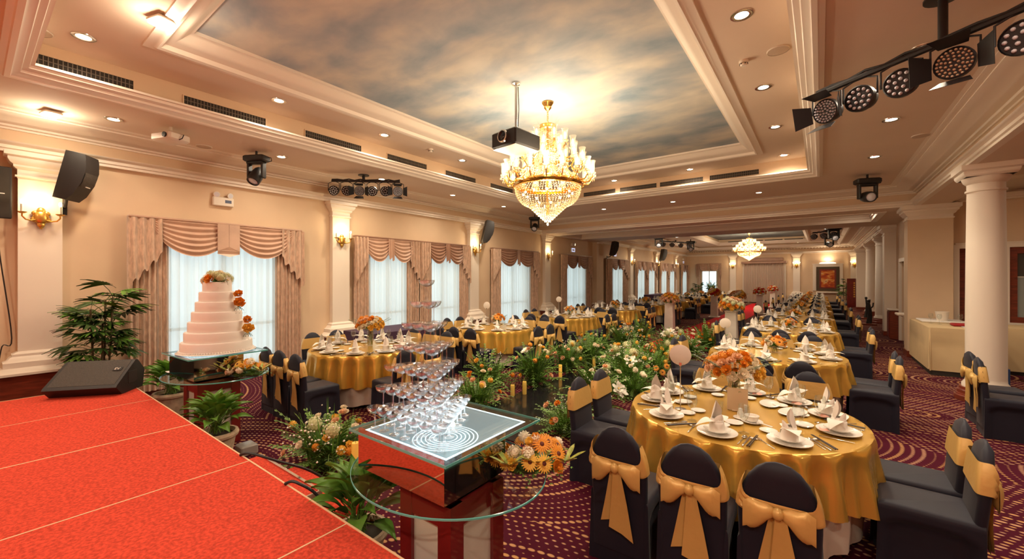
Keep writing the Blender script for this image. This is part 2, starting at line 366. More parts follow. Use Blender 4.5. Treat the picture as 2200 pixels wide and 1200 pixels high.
MTRIM = [(-.10,4.381),(-.10,4.355),(-.03,4.35),(.0,4.33),(.03,4.345),(.05,4.39),(.12,4.41),(.17,4.45),(.22,4.50),(.24,4.52),(.26,4.525),(.26,4.56)]
H1 = (XL, YA, XR, YB); H2 = (XL, 17.5, XR, YE)
n = 0
for prof, rc in ((ARCH, H1), (CROWN, H1), (RTRIM, RING), (MTRIM, MUR), (ARCH, H2)):
    n += 1; struct(rect_sweep(prof, rc).build('trim_%d' % n, trimM))
    if n == 1: pass
b = MB()
for rc in (H1, H2): b.loft(rect_sweep([(0,3.6),(.035,3.6),(.035,3.82),(0,3.82)], rc).v and [[(rc[0]+o,rc[1]+o,z),(rc[2]-o,rc[1]+o,z),(rc[2]-o,rc[3]-o,z),(rc[0]+o,rc[3]-o,z)] for o, z in ((0,3.6),(.035,3.6),(.035,3.82),(0,3.82))])
struct(b.build('wall_frieze', friezeM, smooth=False))
# beams: first cross beam, second cross beam, the beam over the columns
b = MB(); b.box(XL, YB, 3.5, 2.3, 14.0, 4.62); b.box(XL, 15.95, 3.5, 2.3, 17.5, 4.62); b.box(XL, 14.0, 3.5, -8.25, 15.95, 4.62); b.box(1.2, 14.0, 3.5, 2.3, 15.95, 4.62)
b.box(XR, YA, 3.5, 2.3, YB, 4.62); b.box(XR, 17.5, 3.5, 2.3, YE, 4.62)
struct(b.build('ceiling_beam', ceilM, smooth=False))
RC2 = (-8.25, 14.0, 1.2, 15.95)
struct(rect_sweep([(-.12,3.499),(-.12,3.48),(.03,3.48),(.03,3.56),(.06,3.58)] + [(o*0.8+.03, z-0.16+(z-3.8)*0.9) for o, z in CROWN], RC2).build('trim_6', trimM))
# hall 2 ceiling
R2 = (-7.5, 18.7, 0.95, 33.5); M2 = (-5.8, 20.3, -0.6, 32.2)
struct(rect_sweep([(o*0.9, z) for o, z in CROWN], H2).build('trim_7', trimM))
b = MB(); slab_hole(b, (XL-0.1, 17.4, XR+0.2, YE+0.1), R2, LOW); slab_hole(b, R2, M2, 4.15); struct(b.build('ceiling_far', ceilM, smooth=False))
b = MB(); risers(b, R2, LOW+0.05, 4.2); risers(b, M2, 4.15, 4.55); struct(b.build('ceiling_far_riser', wallM, smooth=False))
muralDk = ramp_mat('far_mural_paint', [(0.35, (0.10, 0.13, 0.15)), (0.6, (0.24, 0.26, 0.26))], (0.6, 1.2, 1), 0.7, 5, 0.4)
struct(MB().box(M2[0], M2[1], 4.5, M2[2], M2[3], 4.55).build('ceiling_far_mural', muralDk, smooth=False))
struct(rect_sweep([(-.08,4.151),(-.08,4.11),(0,4.10),(.05,4.16),(.10,4.2),(.16,4.3),(.0,4.31)], M2).build('trim_8', trimM))
struct(rect_sweep([(-.06,3.976),(-.06,3.94),(.0,3.93),(.05,4.0),(.12,4.05),(.12,4.07),(0,4.08)], R2).build('trim_9', trimM))
b = MB()                                                             # dentil course along the far wall
for k in range(60): b.box(-8.3+k*0.168, 34.36, 3.80, -8.3+k*0.168+0.09, 34.45, 3.86)
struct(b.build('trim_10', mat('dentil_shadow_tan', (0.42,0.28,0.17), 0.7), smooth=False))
# aisle ceiling with its own painted panel, cornice over the aisle wall
b = MB(); slab_hole(b, (2.2, YA-0.1, 7.1, 13.6), (2.9, -1, 6.4, 12.2), LOW); b.box(2.2, 17.5, 3.6, 3.5, YE, 3.65); struct(b.build('ceiling_aisle', ceilM, smooth=False))
struct(MB().box(2.8, -1.1, 4.2, 6.5, 12.3, 4.25).build('ceiling_aisle_mural', muralDk, smooth=False))
b = MB(); risers(b, (2.9, -1, 6.4, 12.2), LOW+0.05, 4.25); struct(b.build('ceiling_aisle_riser', wallM, smooth=False))
struct(rect_sweep([(o, z+0.04) for o, z in ARCH]+[(.05,3.72),(.12,3.75),(.2,3.85),(.3,3.9),(.34,3.95),(.38,3.975)], (2.3, YA, 7.0, 13.5)).build('trim_11', trimM))

# pilasters on the window wall and far wall
def rect_stack(prof):                                                # (half width, depth, z) against a wall at local x = 0
    return [[(0, -h, z), (d, -h, z), (d, h, z), (0, h, z)] for h, d, z in prof]
CAP = [(.205,.125,3.16),(.205,.125,3.175),(.225,.145,3.18),(.225,.145,3.20),(.205,.125,3.205),(.205,.125,3.28),(.22,.14,3.29),(.24,.16,3.31),(.24,.16,3.335),(.27,.19,3.36),(.29,.21,3.40),(.29,.21,3.43),(.32,.24,3.445),(.32,.24,3.50)]
def pilaster():
    p = struct(MB().loft(rect_stack([(.20,.12,.86),(.20,.12,3.18)])).build('pilaster', trimM, smooth=False))
    MB().loft(rect_stack(CAP), False, True).build('capital', trimM, p)
    MB().loft(rect_stack([(.42,.34,.58),(.42,.34,.61),(.38,.30,.625),(.35,.27,.66),(.33,.25,.67),(.33,.25,.74),(.30,.22,.755),(.27,.19,.80),(.255,.175,.81),(.255,.175,.84),(.20,.12,.87)]), True).build('base_moulding', trimM, p)
    MB().loft(rect_stack([(.36,.28,0),(.36,.28,.585)]), True, True).build('pedestal', woodM, p, smooth=False)
    return p
pl = pilaster(); pl.location = (XL, 0.62, 0); learn_kids()
PIL = [0.62, 5.0, 9.38, 13.62, 18.1, 22.5, 26.9, 31.35]
for yy in PIL[1:]:
    c = copy_tree(pl); c.location = (XL, yy, 0)
for xx in (-5.27, -1.34, 1.75):
    c = copy_tree(pl); c.location = (xx, YE, 0); c.rotation_euler = (0, 0, -pi/2)
struct(MB().box(XL, 17.75, 0, XL+0.22, 18.5, 3.5).build('pier', wallM, smooth=False))

# columns and piers on the aisle side
def column(x, y):
    c = struct(MB().lathe([(.212,.34),(.212,1.2),(.205,2.2),(.195,3.13)], 40).build('column', trimM)); c.location = (x, y, 0)
    b = MB(); b.lathe([(.195,3.12),(.215,3.125),(.215,3.15),(.197,3.155),(.197,3.24),(.21,3.25),(.235,3.28),(.25,3.32),(.255,3.335)], 40); b.loft([rrect(-h,-h,h,h,.005,z,1) for h, z in ((.25,3.335),(.27,3.36),(.28,3.39),(.28,3.41),(.31,3.43),(.31,3.5))], False, True); b.build('capital', trimM, c)
    MB().lathe([(.25,.20),(.25,.25),(.215,.30),(.212,.35)], 40).build('base_moulding', trimM, c)
    MB().lathe([(.33,0),(.33,.07),(.31,.085),(.31,.10),(.30,.105),(.30,.15),(.285,.165),(.275,.17),(.275,.20),(.24,.205)], 40).build('column_base', woodM, c)
for yy in (9.15, 22.2, 26.6): column(1.97, yy)
def pier(x0, y0, x1, y1, cap=True):
    p = struct(MB().box(x0, y0, 0.14, x1, y1, 3.2).build('pier', trimM if not cap else wallM, smooth=False))
    b = MB(); b.loft([rrect(x0-h, y0-h, x1+h, y1+h, .004, z, 1) for h, z in ((0,3.18),(.02,3.185),(.02,3.21),(0,3.215),(0,3.27),(.03,3.29),(.05,3.33),(.08,3.36),(.08,3.39),(.12,3.42),(.12,3.5))], False, True); b.build('capital', trimM, p)
    MB().box(x0-.02, y0-.02, 0, x1+.02, y1+.02, .14).build('skirting', woodM, p, smooth=False)
pier(1.62, 13.2, 2.36, 13.7); pier(1.62, 17.6, 2.02, 18.1, False); pier(1.66, 31.0, 2.1, 31.4, False)
# skirtings
struct(MB().box(XL, -2.6, 0, XL+0.03, YE, 0.14).build('baseboard_left', woodM, smooth=False))
struct(MB().box(XL, YE-0.03, 0, 3.3, YE, 0.14).build('baseboard_back', woodM, smooth=False))
struct(MB().box(1.87, 13.7, 0, 1.9, 15.55, 0.14).build('baseboard_side', woodM, smooth=False))

# windows: frame, muntins, panes
def window(i, a, c):
    z0, z1, x = 0.2, 2.55, XL-0.12
    b = MB()
    for q in ((x, a, z0, x+.10, a+.06, z1), (x, c-.06, z0, x+.10, c, z1), (x, a+.06, z0, x+.10, c-.06, z0+.06), (x, a+.06, z1-.06, x+.10, c-.06, z1)): b.box(*q)
    f = struct(b.build('window_%d' % i, frameM, smooth=False))
    m = (a+c)/2; MB().box(x+.02, m-.03, z0+.06, x+.08, m+.03, z1-.06).build('mullion', frameM, f, smooth=False)
    MB().box(x+.025, a+.06, 0.95, x+.075, m-.03, 1.0).build('transom', frameM, f, smooth=False); MB().box(x+.025, m+.03, 0.95, x+.075, c-.06, 1.0).build('transom', frameM, f, smooth=False)
    for y0, y1 in ((a+.06, m-.03), (m+.03, c-.06)):
        for zz0, zz1 in ((z0+.06, .95), (1.0, z1-.06)): MB().box(x+.045, y0, zz0, x+.053, y1, zz1).build('pane', paneM, f, smooth=False)
for i, (a, c) in enumerate(WIN): window(i+1, a, c)

# aisle wall: timber window, door casings, doors
def casing(b, x0, x1, z1, y, wd=.09, z0=0.0, d=.05):
    b.box(x0-wd, y-d, z0, x0, y, z1+wd); b.box(x1, y-d, z0, x1+wd, y, z1+wd); b.box(x0, y-d, z1, x1, y, z1+wd); b.box(x0-wd+.02, y-d-.02, z1+wd, x1+wd-.02, y, z1+wd+.03)
b = MB(); casing(b, 2.5, 3.06, 2.5, 13.5); f = struct(b.build('door_1', trimM, smooth=False))
MB().box(2.5, 13.62, 0, 3.06, 13.66, 2.5).build('door_panel', woodM, f, smooth=False)
b = MB(); casing(b, 3.24, 4.9, 2.5, 13.5, .09, .78); b.box(3.1, 13.42, .80, 5.0, 13.5, .88); w2 = struct(b.build('window_12', trimM, smooth=False))
b = MB()
for q in ((3.24,13.5,.88,3.36,13.6,2.5),(4.78,13.5,.88,4.9,13.6,2.5),(3.36,13.5,.88,4.78,13.6,1.0),(3.36,13.5,2.36,4.78,13.6,2.5),(4.0,13.5,1.0,4.1,13.6,2.36)): b.box(*q)
b.build('timber_frame', woodM, w2, smooth=False)
for x0, x1 in ((3.36,4.0),(4.1,4.78)):
    MB().box(x0, 13.54, 1.0, x1, 13.55, 1.85).build('frosted_pane', mat('frosted_window', (0.30,0.34,0.33), 0.35), w2, smooth=False)['label'] = 'frosted lower pane'
    MB().box(x0, 13.54, 1.87, x1, 13.55, 2.36).build('pane', mat('dark_window', (0.07,0.07,0.065), 0.08), w2, smooth=False)
    MB().box(x0, 13.53, 1.85, x1, 13.56, 1.87).build('glazing_bar', frameM, w2, smooth=False)
b = MB(); b.box(1.84,15.5,0,1.9,15.6,2.4); b.box(1.84,16.5,0,1.9,16.6,2.4); b.box(1.84,15.6,2.3,1.9,16.5,2.4); d2 = struct(b.build('door_2', trimM, smooth=False))
MB().box(2.0, 15.6, 0, 2.04, 16.5, 2.3).build('door_panel', woodM, d2, smooth=False)
# stage, its seams and steps
st = thing('stage', 'low stage platform covered in bright red carpet', 'stage')
MB().box(-6.70, -2.55, 0.50, 3.2, 1.18, 0.58).build('deck', redM, st, smooth=False)
MB().box(-6.66, -2.5, 0, 3.1, 1.15, 0.50).build('fascia', redM, st, smooth=False)
MB().box(-6.71, 1.18, 0.555, 3.2, 1.19, 0.583).build('edge_strip', seamM, st, smooth=False)
for xx, wd in ((-5.57, .006), (-4.36, .012), (-3.17, .009), (-1.96, .009), (-0.75, .009)): MB().box(xx, -2.5, 0.58, xx+wd, 1.18, 0.5815).build('seam', seamM, st, smooth=False)
MB().box(-6.70, -2.5, 0.565, -6.69, 1.18, 0.583).build('edge_strip', seamM, st, smooth=False)
sp = thing('stage_steps', 'two red carpeted steps with pale metal nosing against the stage edge', 'steps', (-3.22, 1.19, 0))
b = MB(); b.box(-.47, 0, 0, .47, .27, .385); b.build('tread', redM, sp, smooth=False)
MB().box(-.47, .27, 0, .47, .58, .19).build('tread', redM, sp, smooth=False)
b = MB(); b.box(-.48, .265, .36, .48, .285, .392); b.box(.47, 0, .36, .482, .285, .392); b.build('nosing', steelM, sp, smooth=False)
# black gloss aisle floor, red aisle carpet
tag(MB().cbox(-3.86, 3.7, 0, -2.62, 10.2, 0.014, .004).build('aisle_runway', runwayM, smooth=False), 'glossy black aisle floor panel lined with flowers and candles', 'runway')
tag(MB().cbox(-3.86, 10.21, 0, -2.62, 33.4, 0.012, .004).build('aisle_carpet', redRunM, smooth=False), 'long red aisle carpet running to the far curtain', 'carpet')
# ------------------------------------------------------------ curtains
def swag_mesh(w, drop, edge, yo, nf=6):
    def f(u, v):
        s = 4*u*(1-u)
        z = -(edge*v + (drop-edge)*v*s**0.8)
        y = -yo - 0.05*s*min(1, v*1.6) - 0.016*sin(v*nf*2*pi)*(0.5+0.5*s) - 0.01
        return (u*w, y, z)
    return MB().grid(f, 16, nf*5)
def drape_mb(x0, x1, z0, z1, yo, k=9, amp=0.03, sd=0):
    r = random.Random(sd); ph = [r.uniform(0, 6) for _ in range(3)]
    def f(u, v):
        x = x0 + (x1-x0)*u
        y = -yo - amp*(sin(u*k*2*pi + ph[0] + 0.25*sin(v*3+ph[1])) + 0.35*sin(u*k*2*2.3*pi + ph[2]))
        return (x, y, z0 + (z1-z0)*v)
    return MB().grid(f, int(k*8), 5)
def jabot_mb(x0, x1, ztop, zin, zout, yo, k=4):
    # cascading tail: the hem steps down from zin (at x0) to zout (at x1)
    def f(u, v):
        st = (int(u*k) + min(1, (u*k % 1)*1.8))/k if u < 1 else 1
        zb = zin + (zout-zin)*st + 0.035*sin(u*k*2*pi)
        return (x0+(x1-x0)*u, -yo - 0.028*sin(u*k*2*pi+0.6) - 0.02*v*u, ztop + (zb-ztop)*v)
    return MB().grid(f, k*8, 5)
def curtain(label, w, segs, loc, rz, grp, zt=2.78, dk=(), side=0.42, sheer=True, drop=0.56, tail='narrow', dz0=0.05, jab=1.0):
    """w overall width; segs = list of (x0, x1) window bays inside; local -y faces the room"""
    t = thing('window_curtain', label, 'curtain', loc, rz, grp)
    MB().cbox(0, -.14, zt, w, 0, zt+.035, .008).build('pelmet_rail', swagDkM if dk else swagM, t)
    for i, (a, c) in enumerate(segs):
        sm = swagDkM if i in dk else swagM
        dl = drape_mb(a, a+side, dz0, zt, .07, max(3, int(side*14)), .022, i).build('drape', drapeM, t)
        dr = drape_mb(c-side, c, dz0, zt, .07, max(3, int(side*14)), .022, i+7).build('drape', drapeM, t)
        if sheer: drape_mb(a+side*.7, c-side*.7, .06, zt, .045, int((c-a)*6), .026, i+3).build('sheer', sheerM, t)
        m = (a+c)/2; sw = (c-a)/2 - side*.55
        tw = .30 if tail == 'box' else .16
        for x0 in (a+side*.62, m+tw*.25):
            o = swag_mesh(sw, drop, .20, .11).build('swag', sm, t); o.location = (x0, 0, zt)
        if tail == 'box':
            b = MB(); b.box(m-.17, -.185, zt-.47, m-.002, -.165, zt); b.box(m+.002, -.185, zt-.47, m+.17, -.165, zt)
            b.add([(m-.17,-.186,zt-.47),(m+.17,-.186,zt-.47),(m+.17,-.17,zt-.52),(m,-.2,zt-.57),(m-.17,-.17,zt-.52),(m,-.2,zt-.39)], [(0,5,1,2,3,4)])
            b.build('centre_tail', sm, t, smooth=False)
        else:
            jabot_mb(m-tw/2, m+tw/2, zt, zt-.42, zt-.50, .17, 2).build('centre_tail', drapeM if not dk else sm, t)
        jabot_mb(a+side*.8, a-.03, zt, zt-.52, zt-1.08*jab, .14).build('jabot', drapeM if side > .3 else sm, t)
        jabot_mb(c-side*.8, c+.03, zt, zt-.52, zt-1.08*jab, .14).build('jabot', drapeM, t)
    return t
CX = XL+0.04
curtain('wide rose tan swagged curtain with square centre tail behind the cake', 2.62, [(0, 2.62)], (CX, 1.50, 0), pi/2, 'swagged window curtains', drop=.58, tail='box', side=.50)
curtain('double swagged curtain over the paired window behind the coupe pyramid', 3.78, [(0, 1.87), (1.91, 3.78)], (CX, 5.32, 0), pi/2, 'swagged window curtains', dk=(1,), side=.40)
curtain('brown rose swagged curtain on the third window bay from the stage', 2.7, [(0, 2.7)], (CX, 10.2, 0), pi/2, 'swagged window curtains', dk=(0,), side=.5)
curtain('brown rose swagged curtain between the two ceiling cross beams', 2.7, [(0, 2.7)], (CX, 14.65, 0), pi/2, 'swagged window curtains', dk=(0,), side=.5)
curtain('swagged curtain on the first bay past the second cross beam', 2.85, [(0, 2.85)], (CX, 19.05, 0), pi/2, 'swagged window curtains', dk=(0,), side=.75)
curtain('paired swagged curtains on the second bay past the cross beams', 3.7, [(0, 1.83), (1.87, 3.7)], (CX, 23.1, 0), pi/2, 'swagged window curtains', side=.36)
curtain('paired swagged curtains on the third bay past the cross beams', 3.7, [(0, 1.83), (1.87, 3.7)], (CX, 27.5, 0), pi/2, 'swagged window curtains', side=.36)
curtain('narrow swagged curtain in the far corner of the window wall', 2.0, [(0, 2.0)], (CX, 32.7, 0), pi/2, 'swagged window curtains', dk=(0,), side=.4)
curtain('mauve valance over the bright mirror-like window of the far wall', 1.72, [(0, 1.72)], (-7.78, YE-.04, 0), 0, 'far wall curtains', sheer=False, side=.22, zt=2.9)
t = thing('stage_curtain', 'wide pleated beige curtain under a brown pelmet on the far wall', 'curtain', (-4.6, YE-.06, 0), 0, 'far wall curtains')
drape_mb(.04, 2.56, .05, 2.86, .12, 26, .035, 5).build('drape', mat('beige_pleated_curtain', (0.60, 0.47, 0.37), 0.7), t)
MB().cbox(-.1, -.3, 2.84, 2.7, 0, 3.0, .02).build('pelmet', swagDkM, t); MB().cbox(.4, -.16, 3.0, 2.5, 0, 3.26, .03).build('rolled_screen', swagDkM, t)
MB().box(-.02, -.05, 0, .05, 0, 2.84).build('side_trim', trimM, t, smooth=False); MB().box(2.56, -.05, 0, 2.64, 0, 2.84).build('side_trim', trimM, t, smooth=False)

# ------------------------------------------------------------ wall sconces
def sconce_proto():
    t = thing('wall_sconce', '', 'sconce', (0, 0, -50), 0, 'gilded two-candle wall sconces')
    b = MB(); b.x = Matrix.Translation((.03, 0, 0)) @ Matrix.Diagonal((.5, 1, 1, 1))
    b.ball((0,0,0), .075, 12, 8, 1.25); b.ball((0,0,.085), .045, 10, 6, 1.2); b.ball((0,0,-.09), .04, 10, 6, 1.3); b.ball((0,0,-.14), .018, 8, 6)
    for s in (-1, 1):
        b.ball((0,s*.055,.055), .032, 8, 6); b.ball((0,s*.06,-.03), .036, 8, 6); b.ball((.03,s*.03,.02), .02, 8, 6)
    b.build('backplate', brassM, t)
    for s in (-1, 1):
        MB().tube([(.04,s*.04,-.03),(.07,s*.09,-.05),(.09,s*.14,-.04),(.10,s*.17,.0),(.10,s*.17,.04)], [.010,.011,.010,.009,.009], 8).build('arm', brassM, t)
        MB().lathe([(.008,.03),(.025,.035),(.046,.05),(.048,.055),(.012,.06),(.012,.07)], 14, (.10,s*.17,0)).build('drip_pan', brassM, t)
        c = MB().lathe([(.014,.06),(.014,.155),(.006,.158)], 10, (.10,s*.17,0), False, True).build('candle', whitePlM, t)
        MB().ball((.10,s*.17,.19), .017, 8, 8, 2.0).build('bulb', bulbM, c)
    return t
SC = sconce_proto(); learn_kids()
SCONCES = [(XL+.12, .62, 0, 'first pilaster beside the stage'), (XL+.12, 5.0, 0, 'second pilaster from the stage'), (XL+.12, 9.38, 0, 'third pilaster from the stage'), (XL+.12, 13.62, 0, 'pilaster at the first cross beam'), (XL+.12, 22.5, 0, 'first pilaster past the second cross beam'), (XL+.12, 26.9, 0, 'second pilaster past the second cross beam'), (XL+.12, 31.35, 0, 'last pilaster of the window wall'),
  (-5.27, YE-.12, -pi/2, 'far wall pilaster beside the valanced window'), (-1.34, YE-.12, -pi/2, 'far wall pilaster between curtain and painting'), (1.75, YE-.12, -pi/2, 'far wall pilaster above the wooden screen')]
for i, (x, y, rz, ds) in enumerate(SCONCES):
    lb = 'gilded candle sconce with two lit bulbs on the ' + ds
    if i == 0: SC.location = (x, y, 2.66); SC['label'] = lb
    else: dup(SC, (x, y, 2.66), rz, lb, None, 1.15 if i > 6 else None)
    dx, dy = (.12, 0) if rz == 0 else (0, -.14)
    lamp('sconce_glow', 'POINT', (x+dx*1.4, y+dy*1.4, 2.90), 5, (1.0, 0.72, 0.38), 0.05)

# ------------------------------------------------------------ ceiling fittings
def downlight_proto():
    t = thing('downlight', '', 'downlight', (0, 0, -50), 0, 'recessed ceiling downlights')
    MB().lathe([(.062,.0),(.062,-.006),(.088,-.012),(.098,-.008),(.100,.0)], 28).build('trim_ring', steelM, t)
    MB().lathe([(.001,-.003),(.064,-.003)], 28).build('lens', downM, t); return t
DL = downlight_proto(); learn_kids(); first = [True]
def downlight(x, y, z, lb, p=22):
    if first[0]: DL.location = (x, y, z); DL['label'] = lb; first[0] = False
    else: dup(DL, (x, y, z), 0, lb)
    if p: spot((x, y, z-.03), p)
ordn = ['first', 'second', 'third', 'fourth', 'fifth', 'sixth', 'seventh', 'eighth', 'ninth', 'tenth', 'eleventh']
for i, y in enumerate((.75, 2.70, 4.48, 6.46, 8.3)): downlight(-6.2, y, TRAY, 'recessed downlight, %s from the stage along the window side of the ceiling tray' % ordn[i], 26)
for i, y in enumerate((2.7, 4.5, 6.38, 8.18, 10.18)): downlight(-.61, y, TRAY, 'recessed downlight, %s from the stage along the column side of the ceiling tray' % ordn[i], 34)
for i, x in enumerate((-4.32, -2.45)): downlight(x, 10.2, TRAY, 'recessed downlight at the beam end of the tray, %s from the windows' % ordn[i], 26)
for i, y in enumerate((1.2, 3.35, 5.42, 7.57, 9.7)): downlight(-7.6, y, LOW, 'recessed downlight, %s from the stage along the border by the window wall' % ordn[i], 30)
for i, y in enumerate((3.2, 5.33, 7.49, 9.62)): downlight(.76, y, LOW, 'recessed downlight, %s from the stage along the border by the columns' % ordn[i], 38)
for i, x in enumerate((-5.4, -3.32, -1.24)): downlight(x, 11.95, LOW, 'recessed downlight before the first cross beam, %s from the windows' % ordn[i], 30)
for i, x in enumerate((-5.0, -3.4, -1.2)): downlight(x, 32.9, 4.15, 'far hall tray downlight by the end wall, %s from the windows' % ordn[i], 30)
for i, y in enumerate((21.5, 24.5, 28.0)):
    downlight(-6.6, y, 4.15, 'far hall tray downlight on the window side, %s past the beams' % ordn[i], 40); downlight(.2, y, 4.15, 'far hall tray downlight on the column side, %s past the beams' % ordn[i], 40)
downlight(.75, 14.9, LOW, 'small downlight in the coffer between the two cross beams', 30)
for i, (x, y, p) in enumerate(((-6, -1, 50), (-3.4, -1.2, 60), (-.6, -1.3, 80), (1.0, -1.0, 80))): downlight(x, y, LOW, 'added fill downlight over the stage, %s from the windows' % ordn[i], p)  # unseen lamps added to brighten the foreground, given downlight housings
for i, y in enumerate((2.0, 6.0, 10.4)): downlight(4.4, y, 4.2, 'added fill downlight in the aisle ceiling panel, %s from the stage' % ordn[i], 62)  # aisle fill lamps added out of view, housed like the other downlights
def flood(label, loc, rx):
    t = thing('square_floodlight', label, 'floodlight', loc, rx)
    MB().cbox(-.10, -.08, -.055, .10, .08, -.02, .01).build('housing', whitePlM, t); MB().cbox(-.092, -.072, -.075, .092, .072, -.0555, .008).build('lens', mat('flood_lens', (1,1,.9), .4, emit=(1,.88,.62), estr=14), t, smooth=False)
    MB().box(-.02, -.02, -.02, .02, .02, 0).build('mount', whitePlM, t, smooth=False)
    lamp('flood_glow', 'POINT', (loc[0], loc[1], loc[2]-.18), 10, (1.0, 0.84, 0.6), 0.07)
flood('blazing square floodlight on the tray ceiling beside the mural corner', (-5.13, 1.15, TRAY), .3)
flood('blazing square floodlight on the border ceiling above the first pilaster', (-7.85, .66, LOW), .2)
def disc(name, label, cat, x, y, z, r, m, h=.012):
    t = thing(name, label, cat, (x, y, z)); MB().lathe([(r,0),(r,-h*.6),(r*.94,-h)], 28).build('rim', whitePlM, t); MB().lathe([(r*.94,-h*.8),(r*.5,-h*1.3),(.001,-h*1.4)], 28).build('face', m, t); return t
perfM = mat('perforated_cream', (0.58, 0.45, 0.34), 0.7, var=0.15, vscale=200)
disc('ceiling_speaker', 'round flush ceiling speaker in the tray corner above the stage', 'speaker', -6.43, .45, TRAY, .11, perfM)
disc('ceiling_speaker', 'round flush ceiling speaker beside the smoke detector', 'speaker', -.38, 5.44, TRAY, .11, perfM)
disc('ceiling_speaker', 'round flush ceiling speaker by the column side cornice', 'speaker', 1.2, 8.6, LOW, .11, perfM)
disc('ceiling_speaker', 'round flush ceiling speaker near the white projector', 'speaker', -8.0, 2.33, LOW, .11, perfM)
for lb, x, y in (('white smoke detector casting a shadow on the column side tray', -.72, 5.47), ('white smoke detector on the window side tray', -6.15, 5.52)):
    t = thing('smoke_detector', lb, 'detector', (x, y, TRAY)); MB().lathe([(.05,0),(.05,-.015),(.045,-.03)], 20).build('base', whitePlM, t); MB().lathe([(.036,-.03),(.04,-.045),(.03,-.06),(.001,-.062)], 20).build('sensor_cap', whitePlM, t)
    b = MB()
    for k in range(6): b.box(.0385*cos(k*pi/3)-.006, .0385*sin(k*pi/3)-.006, -.047, .0385*cos(k*pi/3)+.006, .0385*sin(k*pi/3)+.006, -.038)
    b.build('vents', darkM, t, smooth=False)['kind'] = 'stuff'
def grille(label, a, c, fix, along):
    L_ = c-a
    t = thing('air_grille', label, 'grille', (fix, (a+c)/2, 4.20) if along == 'y' else ((a+c)/2, fix, 4.20), pi/2 if along == 'y' else 0, 'black linear air grilles')
    h = L_/2; MB().box(-h, -.004, -.055, h, .0, .055).build('recess', darkM, t, smooth=False)
    b = MB(); b.box(-h-.012,-.012,.055,h+.012,0,.067); b.box(-h-.012,-.012,-.067,h+.012,0,-.055); b.box(-h-.012,-.012,-.055,-h,0,.055); b.box(h,-.012,-.055,h+.012,0,.055); b.build('frame', wallM, t, smooth=False)
    b = MB(); n = int(L_/.036)
    for k in range(1, n): b.box(-h+k*L_/n-.004,-.012,-.055,-h+k*L_/n+.004,-.003,.055)
    b.box(-h,-.010,-.004,h,-.004,.004)
    b.build('slats', mat('grille_slat_grey', (.16,.13,.10), .5), t, smooth=False)['kind'] = 'stuff'
for i, (a, c) in enumerate(((.40,1.24),(1.74,2.74),(3.34,4.36),(4.93,5.92),(6.48,7.48),(8.05,9.0))): grille('black linear air grille over the window side, %s from the stage' % ordn[i], a, c, RING[0]+.001, 'y')
for i, (a, c) in enumerate(((-5.4,-4.45),(-4.32,-3.35),(-3.26,-2.25),(-2.10,-1.10))): grille('black linear air grille facing the stage at the beam end, %s from the windows' % ordn[i], a, c, RING[3]-.001, 'x')
for i, x in enumerate((-5.2,-4.1,-3.0,-1.9)): tag(MB().box(x, M2[3]-.03, 4.2, x+1.0, M2[3]-.005, 4.36).build('air_grille', darkM, smooth=False), 'dark air grille in the far hall mural recess, %s from the windows' % ordn[i], 'grille', 'far hall air grilles')

# projectors
t = thing('ceiling_projector', 'black projector hanging on a pole from the cloud mural', 'projector', (-3.40, 4.62, 0), -.12)
MB().tube([(0,0,4.56),(0,0,3.86)], .018, 10).build('pole', steelM, t); MB().lathe([(.06,4.56),(.06,4.54),(.02,4.53)], 16).build('ceiling_plate', steelM, t)
MB().tube([(.03,.01,4.5),(.035,.02,4.2),(.03,.01,3.95)], .006, 6).build('cable', blackM, t)
MB().cbox(-.23, -.26, 3.62, .23, .26, 3.84, .02).build('body', blackPlM, t)
MB().box(-.21, -.24, 3.614, .21, .24, 3.6195).build('underside', whitePanelM, t, smooth=False)
ln = MB().lathe([(.085,0),(.085,.05),(.07,.055),(.066,.03)], 24).build('lens_ring', steelM, t); ln.location = (.03, -.26, 3.74); ln.rotation_euler = (pi/2, 0, 0)
ln2 = MB().lathe([(.066,.03),(.04,.042),(.001,.046)], 24).build('lens', mat('dark_lens', (.01,.01,.015), .05), ln)
MB().cbox(-.05,-.05,3.84,.05,.05,3.88,.005).build('mount', blackM, t)
t = thing('ceiling_projector', 'small white projector on the border ceiling above the big curtain', 'projector', (-7.35, 1.75, 0), .35)
MB().tube([(0,0,LOW),(0,0,3.88)], .02, 8).build('pole', whitePlM, t); MB().cbox(-.19,-.14,3.76,.19,.14,3.87,.02).build('body', whitePlM, t)
l2 = MB().lathe([(.035,0),(.035,.02),(.001,.022)], 16).build('lens', blackM, t); l2.location = (.1, -.14, 3.815); l2.rotation_euler = (pi/2, 0, 0)
MB().tube([(.18,.05,3.86),(.22,.02,3.84),(.22,0,3.79),(.19,-.02,3.77)], .006, 6).build('cable', blackM, t); MB().box(-.191,-.06,3.79,-.189,.06,3.84).build('vent', darkM, t, smooth=False)

